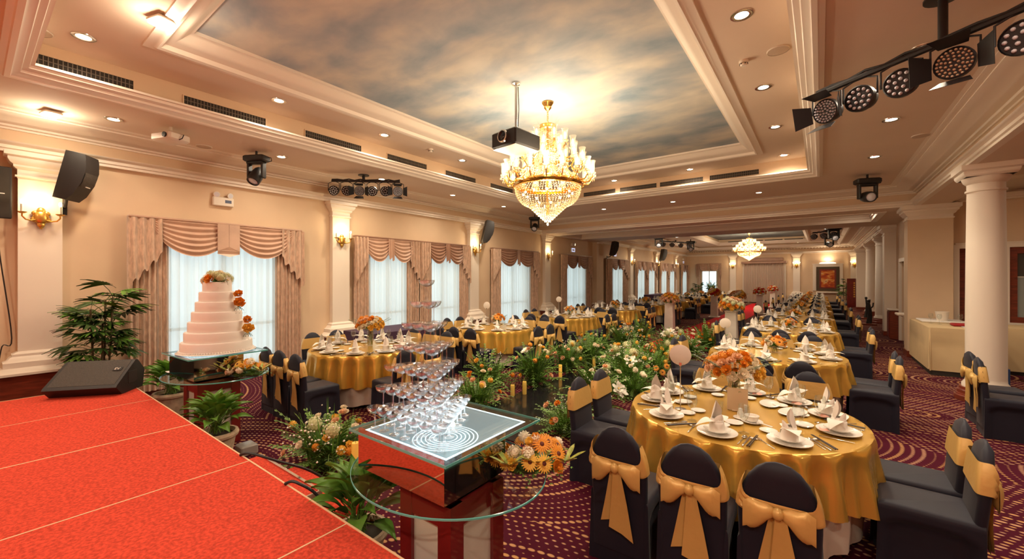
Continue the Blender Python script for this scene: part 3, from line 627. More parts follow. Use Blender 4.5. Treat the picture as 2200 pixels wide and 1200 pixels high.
# par cans and moving heads
def lens_field(n_rings, r, m=None):
    b = MB()
    for q, cnt in n_rings:
        for k in range(cnt):
            a = 2*pi*k/cnt + q*7; b.lathe([(r,0),(r*.9,.006),(r*.45,.012),(.001,.013)], 8, (q*cos(a), q*sin(a), 0))
    return b
P18 = lens_field([(.032,5),(.072,12)], .0125).mesh('lenses', ledM)
P54 = lens_field([(.02,5),(.042,10),(.063,16),(.083,22)], .0082).mesh('lenses', ledM)
P54w = lens_field([(.02,5),(.042,10),(.063,16),(.083,22)], .0082).mesh('lenses', ledWarmM)
def par(lb, loc, aim, top, grp, doors=False, warm=False, sc_=1.0):
    """can whose face looks along aim; yoke hangs from the bar at height top"""
    t = thing('par_light', lb, 'stage light', loc, 0, grp)
    a = Vector(aim).normalized(); q = a.to_track_quat('Z', 'Y'); t.rotation_mode = 'XYZ'
    e = q.to_euler()
    b = MB().lathe([(.001,-.12),(.06,-.12),(.08,-.09),(.085,-.03),(.10,-.02),(.10,.02),(.092,.025),(.092,.012),(.001,.012)], 24).build('can', blackM, t); b.rotation_euler = e; b.scale = (sc_,)*3
    o = link('lenses', P54w if warm else (P54 if doors else P18), b, (0,0,.013)); o['kind'] = 'stuff'
    rgt = a.cross(Vector((0,0,1))).normalized()*.115*sc_; h = top-loc[2]
    MB().tube([tuple(rgt), tuple(rgt*1.0+Vector((0,0,h*.75))), (0,0,h), tuple(-rgt+Vector((0,0,h*.75))), tuple(-rgt)], .008, 6).build('yoke', blackM, t)
    if doors:
        for k in range(4):
            d = MB(); d.x = Matrix.Rotation(k*pi/2, 4, 'Z'); d.add([(-.07,.105,.02),(.07,.105,.02),(.10,.19 if k % 2 else .15,.13),(-.10,.19 if k % 2 else .15,.13),(-.07,.107,.018),(.07,.107,.018),(.10,.192 if k % 2 else .152,.128),(-.10,.192 if k % 2 else .152,.128)], [(0,1,2,3),(7,6,5,4),(0,4,5,1),(1,5,6,2),(2,6,7,3),(3,7,4,0)])
            d.build('barn_door', blackM, b, smooth=False)
    return t
def moving_head(lb, loc, rz, tilt, sc_=1.0, z0=None):
    t = thing('moving_head_light', lb, 'stage light', loc, rz, 'black moving head lights'); t.scale = (sc_,)*3
    MB().tube([(0,0,0),(0,0,-.08)], .018, 8).build('clamp', blackM, t)
    MB().cbox(-.19,-.10,-.18,.19,.10,-.08,.02).build('base', blackPlM, t)
    b = MB(); b.cbox(-.15,-.05,-.46,-.11,.05,-.18,.012); b.cbox(.11,-.05,-.46,.15,.05,-.18,.012); b.cbox(-.15,-.06,-.22,.15,.06,-.18,.01); b.build('yoke_arm', blackPlM, t)
    h = MB().lathe([(.001,-.17),(.06,-.165),(.085,-.12),(.10,-.03),(.10,.10),(.095,.14),(.08,.145),(.078,.12),(.001,.12)], 24).build('head', blackPlM, t); h.location = (0,0,-.42); h.rotation_euler = (tilt, 0, 0)
    MB().lathe([(.078,.121),(.04,.138),(.001,.145)], 20).build('lens', ledM, h)
    b = MB()
    for k in range(4): b.box(-.10,.04+.012*k,-.1,-.098,.046+.012*k,.05)
    MB().tube([(.19,.03,-.1),(.235,.05,-.11),(.235,.06,-.16),(.19,.06,-.17)], .007, 6).build('cable', blackM, t)
    return t
def bar(lb, p0, p1, cx, cy, z):
    t = thing('lighting_bar', lb, 'lighting bar', (0,0,0), 0, 'ceiling lighting bars')
    MB().tube([(*p0, z), (*p1, z)], .025, 8).build('bar', blackM, t); MB().tube([(cx, cy, LOW), (cx, cy, z)], .03, 10).build('drop_pole', blackM, t)
    MB().lathe([(.11,0),(.11,-.015),(.03,-.02)], 20, (cx, cy, LOW)).build('ceiling_plate', blackM, t)
    d = Vector((p1[0]-p0[0], p1[1]-p0[1], 0)); n_ = 12
    pts = [(p0[0]+d.x*k/n_, p0[1]+d.y*k/n_, z+.03+.012*sin(k*2.7)) for k in range(n_+1)]; MB().tube(pts, .012, 6).build('cable', blackM, t)
    return t
LB0, LB1 = (-8.02, 4.52), (-6.98, 5.42)
bar('black lighting bar with six par cans over the second pilaster', LB0, LB1, -7.6, 4.98, 3.83)
for k in range(6):
    f = .03+k*.188; x = LB0[0]+(LB1[0]-LB0[0])*f; y = LB0[1]+(LB1[1]-LB0[1])*f
    par('par can %s from the stage on the bar over the second pilaster' % ordn[k], (x, y, 3.63), ((.55,-.8,-.25),(.85,-.5,-.2),(.75,-.7,-.2),(.6,-.8,-.3),(.9,-.5,-.2),(.75,-.65,-.15))[k], 3.83, 'par cans on the window side bar', k in (2, 5))
RB0, RB1 = (-.035, 4.98), (1.08, 4.18)
bar('long black lighting bar with led par cans near the columns', RB0, (1.35, 3.99), .74, 4.45, 3.62)
RP = [(.07, True, False, (-.55,-.8,-.2), 'barn-doored led par can at the mural end of the long bar'), (.28, False, False, (-.5,-.85,-.15), 'second led par can from the mural end of the long bar'), (.50, False, False, (-.4,-.9,-.15), 'third led par can, beside the open barn doors, on the long bar'), (.74, True, True, (-.35,-.9,-.15), 'amber-lensed par can with wide barn doors on the long bar'), (.99, False, False, (-.45,-.85,-.2), 'led par can cut by the frame edge on the long bar')]
for f, d_, wm, aim, lb in RP: par(lb, (RB0[0]+(RB1[0]-RB0[0])*f, RB0[1]+(RB1[1]-RB0[1])*f, 3.43), aim, 3.62, 'par cans on the column side bar', d_, wm, 1.12)
moving_head('black moving head light hanging above the wide rose tan curtain', (-7.6, 2.95, LOW), .5, 2.5, 1.0)
moving_head('black moving head light near the first beam on the column side', (.77, 11.2, LOW), .35, 1.75, 1.1)
moving_head('black moving head light near the first beam on the window side', (-7.75, 11.6, LOW), .4, 2.2, 1.0)
for i, (x, y) in enumerate(((-6.9, 22.2), (-6.3, 26.4), (.45, 22.6), (.35, 27.2))): moving_head('moving head light in the far hall, %s of four seen beyond the beams' % ordn[i], (x, y, 4.15), .3, 1.8, 1.35)
bar('far hall lighting bar near the window wall', (-7.1, 23.0), (-6.0, 25.6), -6.6, 24.3, 3.85)
for k in range(4): par('far window side par can %s from the beams' % ordn[k], (-7.0+k*.3, 23.3+k*.65, 3.68), (.6,-.8,-.2), 3.85, 'far hall par cans', False, False, 1.3)
bar('far hall lighting bar near the columns', (-.3, 23.6), (.6, 22.8), .2, 23.2, 3.9)
for k in range(3): par('far column side par can %s from the mural' % ordn[k], (-.25+k*.35, 23.5-k*.3, 3.72), (-.5,-.8,-.2), 3.9, 'far hall par cans', False, False, 1.3)

# wall speakers, emergency lights, screen
def wall_speaker(lb, x, y, z, rz, s=1.0):
    t = thing('wall_speaker', lb, 'speaker', (x, y, z), rz, 'black wall speakers'); t.scale = (s,)*3
    b = MB()
    R_ = []
    for zz, fr_ in ((-.31,.10),(-.22,.16),(-.05,.21),(.12,.22),(.26,.19),(.31,.17)):
        k = 0; R_.append([(-.13,.0+k,zz),(.13,.0+k,zz),(.15,-fr_*.55+k,zz),(.13,-fr_+k-.03,zz),(-.13,-fr_+k-.03,zz),(-.15,-fr_*.55+k,zz)])
    b.loft(R_, True, True); c = b.build('cabinet', blackPlM, t); c.rotation_euler = (.22, 0, .95); c.location = (0, -.24, .05)
    g = MB().grid(lambda u, v: (-.12+.24*u, -(.10,.16,.21,.22,.19,.17)[min(5,int(v*5.01))]-.034, -.30+.60*v), 1, 5).build('grille', grilleM, c)
    MB().box(-.02, -.262+.03, -.10, .05, -.245, -.09).build('badge', whitePlM, c, smooth=False)
    MB().tube([(0,-.02,-.34),(0,-.14,-.33),(0,-.24,-.24)], .02, 8).build('bracket', blackM, t); MB().box(-.03,-.02,-.44,.03,0,-.28).build('bracket_plate', blackM, t, smooth=False)
    return t
wall_speaker('large black wall speaker tilted beside the first pilaster', XL+.04, .84, 3.20, pi/2, 1.06)
wall_speaker('black wall speaker tilted beside the third pilaster', XL+.04, 9.60, 3.22, pi/2, 1.1)
wall_speaker('black wall speaker on the pier past the second cross beam', XL+.22, 18.9, 3.22, pi/2, 1.1)
wall_speaker('black wall speaker high on the window wall past the cross beams', XL+.01, 27.3, 3.28, pi/2, 1.2)
def emerg(lb, y, z, x=XL):
    t = thing('emergency_light', lb, 'emergency light', (x, y, z), pi/2)
    MB().cbox(-.16,-.07,-.08,.16,0,.08,.012).build('housing', whitePlM, t); MB().box(.02,-.0715,-.02,.12,-.0695,.035).build('display', mat('dark_blue_display', (.06,.08,.16), .3), t, smooth=False)
    for s in (-1, 1):
        h = MB().lathe([(.02,-.04),(.05,0),(.052,.02),(.045,.022),(.001,.012)], 16).build('lamp_head', whitePlM, t); h.location = (s*.10, -.05, .12); h.rotation_euler = (pi/2+.2, 0, s*.3)
        MB().lathe([(.045,.021),(.001,.024)], 16).build('lamp_lens', ledM, h)
emerg('white emergency light with two lamp heads above the wide curtain', 2.78, 3.20)
for y, ds in ((15.78, 'between the two cross beams'), (20.3, 'on the first bay past the beams'), (33.6, 'in the far corner')):
    t = thing('exit_sign', 'small pale blue exit sign box and lamp, ' + ds, 'sign', (XL, y, 3.03), pi/2)
    MB().cbox(-.17,-.06,-.10,.17,0,.10,.01).build('sign_box', whitePlM, t); MB().box(-.15,-.062,-.08,.15,-.0605,.08).build('lit_panel', exitM, t, smooth=False)
    MB().cbox(-.12,-.08,.17,.12,0,.28,.01).build('lamp_housing', whitePlM, t); l3 = MB().lathe([(.07,0),(.07,.03),(.001,.035)], 16).build('lamp_head', steelM, t); l3.location = (.04,-.08,.25); l3.rotation_euler = (pi/2,0,0)
    MB().box(-.10,-.0635,-.035,.10,-.062,.035).build('arrow_mark', whitePlM, t, smooth=False)
t = thing('wall_screen', 'dark wall screen at the end of the window wall beside the first pilaster', 'screen', (XL+.10, -.35, 2.95), pi/2)
MB().cbox(-.72,-.05,-.335,.72,0,.335,.01).build('bezel', blackPlM, t); MB().box(-.70,-.0515,-.315,.70,-.0495,.315).build('display', screenM, t, smooth=False)
MB().box(.52,-.053,-.02,.66,-.052,-.008).build('caption_line', paperM, t, smooth=False); MB().tube(spl([(.6,-.02,-.335),(.62,-.02,-.8),(.72,.01,-1.9),(.64,.02,-2.0),(.60,-.02,-2.37)]), .007, 6).build('power_cable', blackM, t)
# ------------------------------------------------------------ chandeliers
def lamp_arm():
    # local: arm grows along +x from 0 to 1 unit handled by caller through r0, r1
    pass
def chandelier(lb, loc, sc3):
    t = thing('chandelier', lb, 'chandelier', loc, 0); t.scale = sc3           # local z = 0 at the ceiling, 1.9 tall
    MB().lathe([(.001,0),(.085,0),(.09,-.02),(.07,-.05),(.055,-.075),(.06,-.09),(.03,-.125),(.012,-.14)], 20).build('canopy', goldM, t)
    b = MB()
    for k in range(8):
        z = -.15-.028*k; b.x = Matrix.Translation((0,0,z)) @ Matrix.Rotation(k*pi/2, 4, 'Z') @ Matrix.Rotation(pi/2, 4, 'X')
        b.tube([(.013*cos(a*pi/4), .02*sin(a*pi/4), 0) for a in range(9)], .004, 5, False)
    b.build('chain', goldM, t)
    b = MB(); b.lathe([(.02,-.36),(.13,-.36),(.135,-.38),(.12,-.40),(.125,-.42),(.02,-.42)], 24)
    for z in (-.62,-.80,-.98,-1.14): b.lathe([(.12+.0*z,z),(.135,z+.01),(.12,z+.02)], 24)
    b.tube([(0,0,-.36),(0,0,-1.75)], .02, 8); b.build('centre_column', goldM, t)
    b = MB()
    for k in range(10):
        a = 2*pi*k/10; b.add([(.13*cos(a-.2),.13*sin(a-.2),-.36),(.13*cos(a+.2),.13*sin(a+.2),-.36),(.165*cos(a+.13),.165*sin(a+.13),-.28),(.19*cos(a),.19*sin(a),-.25),(.165*cos(a-.13),.165*sin(a-.13),-.28)], [(0,1,2,3,4)])
    b.build('crown', glassM, t, smooth=False)
    b = MB(); r = random.Random(3)
    for k in range(26):                                             # column of bead strands
        a = 2*pi*k/26
        for j in range(22): b.octa((.125*cos(a), .125*sin(a), -.43-.031*j), .011, .014)
    b.build('crystal_column', crystalM, t)['kind'] = 'stuff'
    b = MB()                                                         # stepped skirts between the lamp rings
    for r0, r1, z0, z1, nk, nj in ((.14,.22,-.80,-.93,30,5),(.20,.34,-.93,-1.10,44,7),(.30,.50,-1.08,-1.26,60,8)):
        for k in range(nk):
            a = 2*pi*k/nk
            for j in range(nj):
                f = j/(nj-1); q = r0+(r1-r0)*f**.7; b.octa((q*cos(a), q*sin(a), z0+(z1-z0)*f), .012, .015)
    b.build('crystal_skirt', crystalM, t)['kind'] = 'stuff'
    b = MB(); b.lathe([(.50,-1.245),(.53,-1.25),(.535,-1.275),(.51,-1.30),(.49,-1.30)], 48); b.lathe([(.49,-1.30),(.515,-1.315),(.49,-1.325)], 48)
    for k in range(24): b.ball((.535*cos(2*pi*k/24), .535*sin(2*pi*k/24), -1.27), .014, 6, 4)
    b.build('gilt_ring', goldM, t)
    b = MB()                                                         # basket
    nk = 64
    for k in range(nk):
        a = 2*pi*k/nk
        for j in range(11):
            f = j/10; q = .505*cos(f*1.02)**.8 if f < 1 else .27; b.octa((q*cos(a), q*sin(a), -1.335-.27*sin(f*1.3)/sin(1.3)), .0125, .014)
    b.build('crystal_basket', crystalM, t)['kind'] = 'stuff'
    b = MB()
    for i in range(8):
        q = .27*(1-i/8.0)+.012; nk = max(5, int(q*2*pi/.028))
        for k in range(nk):
            a = 2*pi*k/nk
            for j in range(2): b.octa((q*cos(a), q*sin(a), -1.61-.031*i-.016*j), .011, .013)
    b.ball((0,0,-1.885), .017, 8, 6, 1.3); b.build('crystal_cone', crystalM, t)['kind'] = 'stuff'
    bl = MB().ball((0,0,0), .020, 8, 6).mesh('basket_bulb', bulbM)
    for k in range(12): link('basket_bulb', bl, t, (.38*cos(k*pi/6), .38*sin(k*pi/6), -1.42))
    for k in range(6): link('basket_bulb', bl, t, (.18*cos(k*pi/3+.3), .18*sin(k*pi/3+.3), -1.58))
    # lamp arms (shared meshes)
    am = MB().tube([(0,0,-.03),(.05,0,-.09),(.11,0,-.085),(.15,0,-.03),(.15,0,.0)], [.009,.010,.010,.009,.008], 6).mesh('arm', goldM)
    bb = MB(); bb.lathe([(.006,0),(.03,.005),(.046,.02),(.048,.028),(.012,.03)], 12, (.15,0,0))
    for k in range(8): bb.octa((.15+.045*cos(k*pi/4), .045*sin(k*pi/4), -.02), .007, .022)
    pan = bb.mesh('crystal_pan', crystalM)
    shp = [(.024,.03),(.031,.045),(.036,.08),(.034,.12),(.038,.155),(.048,.175)]
    sh = MB().lathe(shp, 14, (.15,0,0)).mesh('glass_shade', shadeM)
    bu = MB().lathe([(.010,.03),(.010,.07),(.016,.09),(.014,.115),(.003,.14)], 8, (.15,0,0)).mesh('bulb', bulbM)
    for q, z, n_, o in ((.50,-1.17,18,0),(.37,-.98,14,.2),(.24,-.80,10,.1),(.09,-.64,6,.4)):
        for k in range(n_):
            a = 2*pi*k/n_+o
            A = link('lamp_arm', am, t, (q*cos(a), q*sin(a), z), (0,0,a), 1.18)
            link('drip_pan', pan, A); link('glass_shade', sh, A); link('bulb', bu, A)
    return t
chandelier('large tiered crystal and gilt chandelier lit below the cloud mural', (CH1[0], CH1[1], MZ), (1, 1, 1))
chandelier('distant crystal chandelier lit in the far hall beyond the beams', (CH2[0], CH2[1], 4.5), (1.22, 1.22, .88))

# ------------------------------------------------------------ banquet chairs (origin: table-facing side is +y, back at y = 0)
def chair_meshes():
    b = MB(); rings = []
    def sst(a, c, x): q = min(1, max(0, (x-a)/(c-a))); return q*q*(3-2*q)
    for z in (0,.05,.12,.19,.25,.29,.32,.34,.36,.38,.40,.42,.44,.455,.465):
        ins = 0 if z < .445 else (.006 if z < .46 else .02); fl = .012*(1-z/.45)
        x0, x1, y0, y1 = -.188-fl+ins, .188+fl-ins, .0-fl*.5, .45+fl-ins
        ring = []; pts = [(x0,y0),(x1,y0),(x1,y1),(x0,y1)]
        for e in range(4):
            (ax, ay), (cx_, cy_) = pts[e], pts[(e+1) % 4]
            nx, ny = (ay-cy_), (cx_-ax); l_ = sqrt(nx*nx+ny*ny); nx /= l_; ny /= l_
            for k in range(16):
                u = k/16; g_ = abs(2*u-1)
                dp = .034*sst(0, .10, .86-g_)*sst(0, .035, .385-.10*g_**4-z)*(.15 if e == 0 else 1)
                ring.append((ax+(cx_-ax)*u + nx*dp, ay+(cy_-ay)*u + ny*dp, z))
        rings.append(ring)
    b.loft(rings, False, True); seat = b.mesh('seat_cover', chairM, True, 60)
    b = MB(); rings = []
    for i in range(19):
        f = i/18; z = .10+.80*f if f < .72 else .10+.80*(.72+.28*sin((f-.72)/.28*pi/2))
        wv = .178 if z < .60 else .178*sqrt(max(0.0009, 1-((z-.60)/.301)**2))**.9
        wv = wv + .008*max(0, min(1, (z-.35)/.25))*(1 if z < .64 else max(0, 1-(z-.64)/.2))
        t_ = .028 if z < .86 else .028*max(.25, (.905-z)/.045)
        y = .02 - .10*max(0, (z-.42))**1.1
        rings.append(rrect(-wv, y-t_, wv, y+t_, min(t_*.9, wv*.5), z, 3))
    b.loft(rings, True, True); back = b.mesh('back_cover', chairM, True, 60)
    yb = lambda z: .02-.10*max(0, z-.42)**1.1
    def band(u, v):
        a = u*2*pi; ca, sa = cos(a), sin(a)
        zc = .725; hh = .085
        if sa < 0: zc -= .070*(-sa)**2.2; hh -= .046*(-sa)**2
        z = zc+(v-.5)*2*hh
        px = .196*(abs(ca)**.22)*(1 if ca > 0 else -1); py = .042*(abs(sa)**.4)*(1 if sa > 0 else -1)
        pl = .006*sin(v*20+a) if sa < 0.1 else 0
        wv = .178 if z < .60 else .178*sqrt(max(.02, 1-((z-.60)/.303)**2))**.9
        return (px*min(1, (wv+.018)/.196), yb(z)+py*(1+.0) - (pl if sa < 0 else 0), z)
    band_ = MB().grid(band, 40, 6).mesh('sash_band', sashM, True, 70)
    def loop(s):
        def f(u, v):
            a = u*2*pi; w_ = .014+.062*sin(min(1, v*1.15)*pi/2)**1.0*(1-.15*(v > .8)); L_ = v*.155
            x = s*(.01+L_*.95); z = .655 - L_*.32 + w_*cos(a)*1.05 + .006*sin(v*9+a*2)
            return (x, yb(.655)-.052-.030*sin(a)*sin(pi*min(.98, v*.9+.08)), z)
        return MB().grid(f, 12, 8).mesh('bow_loop', sashM, True, 70)
    knot = MB().ball((0, yb(.655)-.062, .655), .028, 10, 6, 1.15).mesh('bow_knot', sashM)
    def tail(s, ln, a_):
        def f(u, v):
            wd = .024+.055*v; x = s*.012 + a_*v*ln + (u-.5)*2*wd; z = .64-ln*v-(.05*u if s > 0 else .05*(1-u))*v
            return (x, yb(z)-.046-.012*s-.006*cos(u*pi*2)-.01*v, z)
        return MB().grid(f, 4, 6).mesh('bow_tail', sashM, True, 70)
    return seat, back, band_, loop(-1), loop(1), knot, tail(-1, .31, -.05), tail(1, .37, .07)
CM = chair_meshes()
bowall = None
def chair(label, x, y, rz, group, full=True):
    t = thing('banquet_chair', label, 'chair', (x, y, 0), rz, group)
    link('seat_cover', CM[0], t); link('back_cover', CM[1], t); link('sash_band', CM[2], t)
    k = link('bow_knot', CM[5], t)
    if full:
        link('bow_loop', CM[3], k); link('bow_loop', CM[4], k); link('bow_tail', CM[6], k); link('bow_tail', CM[7], k)
    else:
        link('bow_loop', CM[3], t); link('bow_tail', CM[7], t); link('bow_loop', CM[4], t)
    return t

# ------------------------------------------------------------ tables and cloths
def cloth_mb(r, ztop, zbot, nf, amp, sd, flare=.06, dz=.0):
    rr = random.Random(sd); ph = rr.uniform(0, 6); ph2 = rr.uniform(0, 6); n_ = nf*10
    def f(a, v):                                                       # v: 0 rim .. 1 hem
        th = nf*a/2+ph+.9*sin(a*3+ph2)+.5*sin(a*5+ph); fo = 1-2*abs(sin(th))**1.3
        w_ = amp*min(1, v*1.6)**.7*(fo*(.65+.35*sin(a*2+ph2)) + .30*sin(nf*2.5*a//1*0+nf*2*a+ph2)*v)
        q = r + .008*sin(pi*min(1, v*6)) + flare*v + w_
        return (q*cos(a), q*sin(a), ztop-.012*min(1, v*8) - (ztop-zbot)*v*(1-.0) + dz*v*sin(a*4+ph))
    b = MB(); rings = [[(q*cos(2*pi*j/n_), q*sin(2*pi*j/n_), ztop) for j in range(n_)] for q in (.001, r*.5, r*.97)]
    rings += [[f(2*pi*j/n_, v) for j in range(n_)] for v in (0,.04,.1,.2,.35,.5,.65,.8,.92,1)]
    return b.loft(rings)
TZ = .752; TR = .80
GC = [cloth_mb(TR+.030, TZ+.004, .36, 24, .062, k, .05, .03).mesh('gold_tablecloth', goldClothM, True, 70) for k in range(3)]
WC = [cloth_mb(TR+.002, TZ-.004, .07, 13, .016, k+9, -.04, .02).mesh('white_tablecloth', whiteClothM, True, 70) for k in range(2)]
TT = MB().lathe([(.001,.70),(.77,.70),(.78,.72),(.78,TZ-.006),(.001,TZ-.006)], 36).mesh('tabletop', woodM)
TLEG = MB().tube([(0,0,0),(0,0,.70)], .02, 6).mesh('leg', blackM)

# ------------------------------------------------------------ tableware
def napkin_mesh(sd):
    r = random.Random(sd); b = MB()
    b.lathe([(.052,0),(.050,.03),(.044,.07),(.040,.085),(.030,.088)], 14, (0,0,0))
    def leaf(a, h, out, w_, z0, curl, bk=.0):
        def f(u, v):
            s = (1-v**2.4)*(.78+.9*v*(1-v))
            x = (u-.5)*2*w_*s; rad = .030+out*v**1.4; z = z0+h*v-curl*v*v; y = rad + .010*(1-(2*u-1)**2)*s - bk*(2*u-1)**2*(.3+v)*s
            return (x*cos(a)-y*sin(a), x*sin(a)+y*cos(a), z)
        b.grid(f, 6, 8)
    leaf(0, .150, -.020, .046, .060, 0, .045); leaf(pi, .075, .012, .046, .06, .01, .03)
    for k, a in enumerate((1.35, -1.35)): leaf(a+r.uniform(-.15,.15), .06, .125, .052, .07, .085*r.uniform(.6,1.2))
    leaf(2.5, .04, .03, .035, .06, .08)
    return b.mesh('folded_napkin', napM, True, 60)
NAP = [napkin_mesh(k) for k in range(3)]
PLATE = MB().lathe([(.001,.006),(.075,.006),(.090,.010),(.128,.020),(.131,.021),(.130,.018),(.09,.004),(.07,.0),(.001,.0)], 30).mesh('dinner_plate', chinaM)
BOWLP = MB().lathe([(.001,.012),(.05,.012),(.065,.018),(.086,.028),(.087,.026),(.065,.012),(.04,.006),(.001,.006)], 26).mesh('soup_plate', chinaM)
SAUC = MB().lathe([(.001,.005),(.036,.005),(.055,.012),(.057,.011),(.04,.0),(.001,.0)], 20).mesh('side_dish', chinaM)
PLATT = MB().lathe([(.001,.006),(.06,.006),(.10,.014),(.102,.013),(.07,.0),(.001,.0)], 24, (0,0,0), False, False, 1.25, .75).mesh('oval_dish', chinaM)
WINE = MB().lathe([(.001,.0),(.034,.001),(.033,.004),(.008,.008),(.0045,.02),(.004,.085),(.008,.092),(.026,.11),(.036,.135),(.038,.155),(.033,.19),(.029,.205),(.028,.205),(.032,.19),(.036,.155),(.034,.136),(.024,.112),(.001,.096)], 20).mesh('wine_glass', glassM)
TUMB = MB().lathe([(.001,.003),(.026,.003),(.032,.09),(.031,.09),(.025,.006),(.001,.006)], 18).mesh('tumbler', glassM)
def fork_mesh():
    b = MB(); b.cbox(-.004,-.10,.002,.004,.03,.006,.0015); b.loft([[(-.004,.03,.002),(.004,.03,.002),(.004,.03,.006),(-.004,.03,.006)],[(-.011,.05,.003),(.011,.05,.003),(.011,.05,.006),(-.011,.05,.006)]])
    for x in (-.0095,-.0035,.0035,.0095): b.box(x-.0015,.05,.003,x+.0015,.092,.006)
    return b.mesh('fork', steelM)
def spoon_mesh():
    b = MB(); b.cbox(-.003,-.10,.002,.003,.04,.005,.001); b.lathe([(.001,.001),(.012,.002),(.019,.007),(.018,.008),(.001,.004)], 14, (0,.062,0), False, False, .9, 1.35); return b.mesh('spoon', steelM)
def knife_mesh():
    b = MB(); b.cbox(-.005,-.11,.001,.005,-.01,.006,.0015); b.loft([[(-.005,-.01,.002),(.005,-.01,.002),(.005,-.01,.005),(-.005,-.01,.005)],[(-.008,.03,.003),(.008,.03,.003),(.008,.03,.0045),(-.008,.03,.0045)],[(-.001,.105,.003),(.003,.105,.003),(.003,.105,.0045),(-.001,.105,.0045)]], True, True); return b.mesh('knife', steelM)
FORK, SPOON, KNIFE = fork_mesh(), spoon_mesh(), knife_mesh()
CHOP = MB().tube([(-.006,-.12,.008),(-.004,.12,.010)], [.0045,.003], 6).tube([(.006,-.12,.008),(.004,.12,.010)], [.0045,.003], 6).mesh('chopsticks', chopM)
REST = MB().cbox(-.022,-.009,0,.022,.009,.010,.004).mesh('chopstick_rest', chinaM)
SLIP = MB().grid(lambda u, v: ((u-.5)*.07, (v-.5)*.05, .004+.012*sin(u*5)*sin(v*4)), 4, 3).mesh('pink_favour', pinkM)

SANG = (-133, -94, -55, 123, 90, 57, -171, 161, -10, 26)
def tm(name, me, label, cat, x, y, z, rz, group, scale=None):
    o = link(name, me, None, (x, y, z), (0, 0, rz), scale); return tag(o, label, cat, group)
SEATS = [  # dx, dy of the chair back line, facing, short text
  (-.50,-1.30,0,'stage side aisle corner'),(-.06,-1.31,0,'stage side middle'),(.36,-1.29,0,'stage side outer corner'),
  (-.44,1.30,pi,'far side aisle corner'),(.0,1.31,pi,'far side middle'),(.44,1.30,pi,'far side outer corner'),
  (-1.29,-.28,-pi/2,'aisle side front'),(-1.28,.16,-pi/2,'aisle side rear'),
  (1.28,-.20,pi/2,'outer side front'),(1.28,.22,pi/2,'outer side rear')]
rs = random.Random(5)
def table(row, k, x, y, detail, seats=range(10), chairs=range(10)):
    mir = -1 if row == 'window' else 1
    nm = '%s %s row table' % (ordn[k], row)
    g = '%s row' % row
    t = thing('round_table', 'round banquet table under gold satin, %s from the stage in the %s row' % (ordn[k], row), 'table', (x, y, 0), 0, 'round banquet tables')
    link('tabletop', TT, t)
    for a in range(4): link('leg', TLEG, t, (.55*cos(a*pi/2+.8), .55*sin(a*pi/2+.8), 0))
    o = tag(link('white_tablecloth', WC[k % 2], None, (x, y, 0), (0,0,k*1.1)), 'white undercloth showing below the gold cloth of the %s' % nm, 'tablecloth', 'white undercloths')
    o = tag(link('gold_tablecloth', GC[k % 3], None, (x, y, 0), (0,0,k*2.3+(0 if mir > 0 else 1))), 'gold satin cloth draped over the %s from the stage' % nm, 'tablecloth', 'gold satin tablecloths')
    for i in chairs:
        dx, dy, rz, ds = SEATS[i]; dx *= mir; rz = rz*mir if abs(rz) < 3 else rz
        j = rs.uniform(-.05,.05) if detail > 1 else rs.uniform(-.09,.09)
        chair('black chair with gold sash, %s of the %s' % (ds, nm), x+dx, y+dy+rs.uniform(-.02,.02), rz+j, 'chairs in the %s row' % row, detail > 0)
    for i in seats:
        dx, dy, rz, ds = SEATS[i]; dx *= mir
        a = RAD(SANG[i]); a = a if mir > 0 else pi-a; q = TR-.155; px, py = x+q*cos(a), y+q*sin(a); fr = a+pi/2     # local -y points outwards
        def at(u, v): return (px+u*cos(fr)-v*sin(fr), py+u*sin(fr)+v*cos(fr))
        if i in (0,1,2): pass
        s_ = 'at %s of the %s' % (ds, nm); z = TZ+.006
        tm('dinner_plate', PLATE, 'white dinner plate ' + s_, 'plate', px, py, z, 0, 'dinner plates')
        tm('folded_napkin', NAP[(i+k) % 3], 'white folded napkin ' + s_, 'napkin', px, py, z+.024 if detail > 0 else z+.012, rs.uniform(0, 6.28), 'folded napkins')
        u, v = at(.14, .13); 
        if i % 2 == 0 or detail > 1: tm('wine_glass', WINE, 'stemmed wine glass ' + s_, 'glass', u, v, z, 0, 'wine glasses')
        if detail > 0:
            tm('soup_plate', BOWLP, 'white soup plate ' + s_, 'plate', px, py, z+.012, 0, 'soup plates')
            u, v = at(-.02, .20); tm('side_dish', SAUC, 'small white dish ' + s_, 'dish', u, v, z, 0, 'side dishes')
            u, v = at(-.165, -.01); tm('fork', FORK, 'steel fork ' + s_, 'fork', u, v, z, fr+.05, 'forks')
            u, v = at(.158, -.01); tm('spoon', SPOON, 'steel spoon ' + s_, 'spoon', u, v, z, fr-.05, 'spoons')
        if detail > 1:
            u, v = at(.185, -.01); tm('knife', KNIFE, 'steel knife ' + s_, 'knife', u, v, z, fr-.02, 'knives')
            u, v = at(.22, .0); tm('chopsticks', CHOP, 'dark chopsticks ' + s_, 'chopsticks', u, v, z+.002, fr-.04, 'chopsticks')
            u, v = at(.215, .06); tm('chopstick_rest', REST, 'white chopstick rest ' + s_, 'rest', u, v, z, fr, 'chopstick rests')
            if i in (0,4,5,8,9): u, v = at(-.07, .07); tm('pink_favour', SLIP, 'pink paper favour ' + s_, 'favour', u, v, z+.02, fr+.4, 'pink favours')
RX, LX = -.535, -5.72
TY = [3.80, 7.0, 10.25, 13.5, 16.7, 19.9, 23.1, 26.3, 29.5]
for k in range(9):
    far = k > 3
    table('column', k, RX, TY[k], 2 if k == 0 else (1 if k < 3 else 0), range(10), range(10) if not far else (0,1,2,3,4,5,7,8,9))
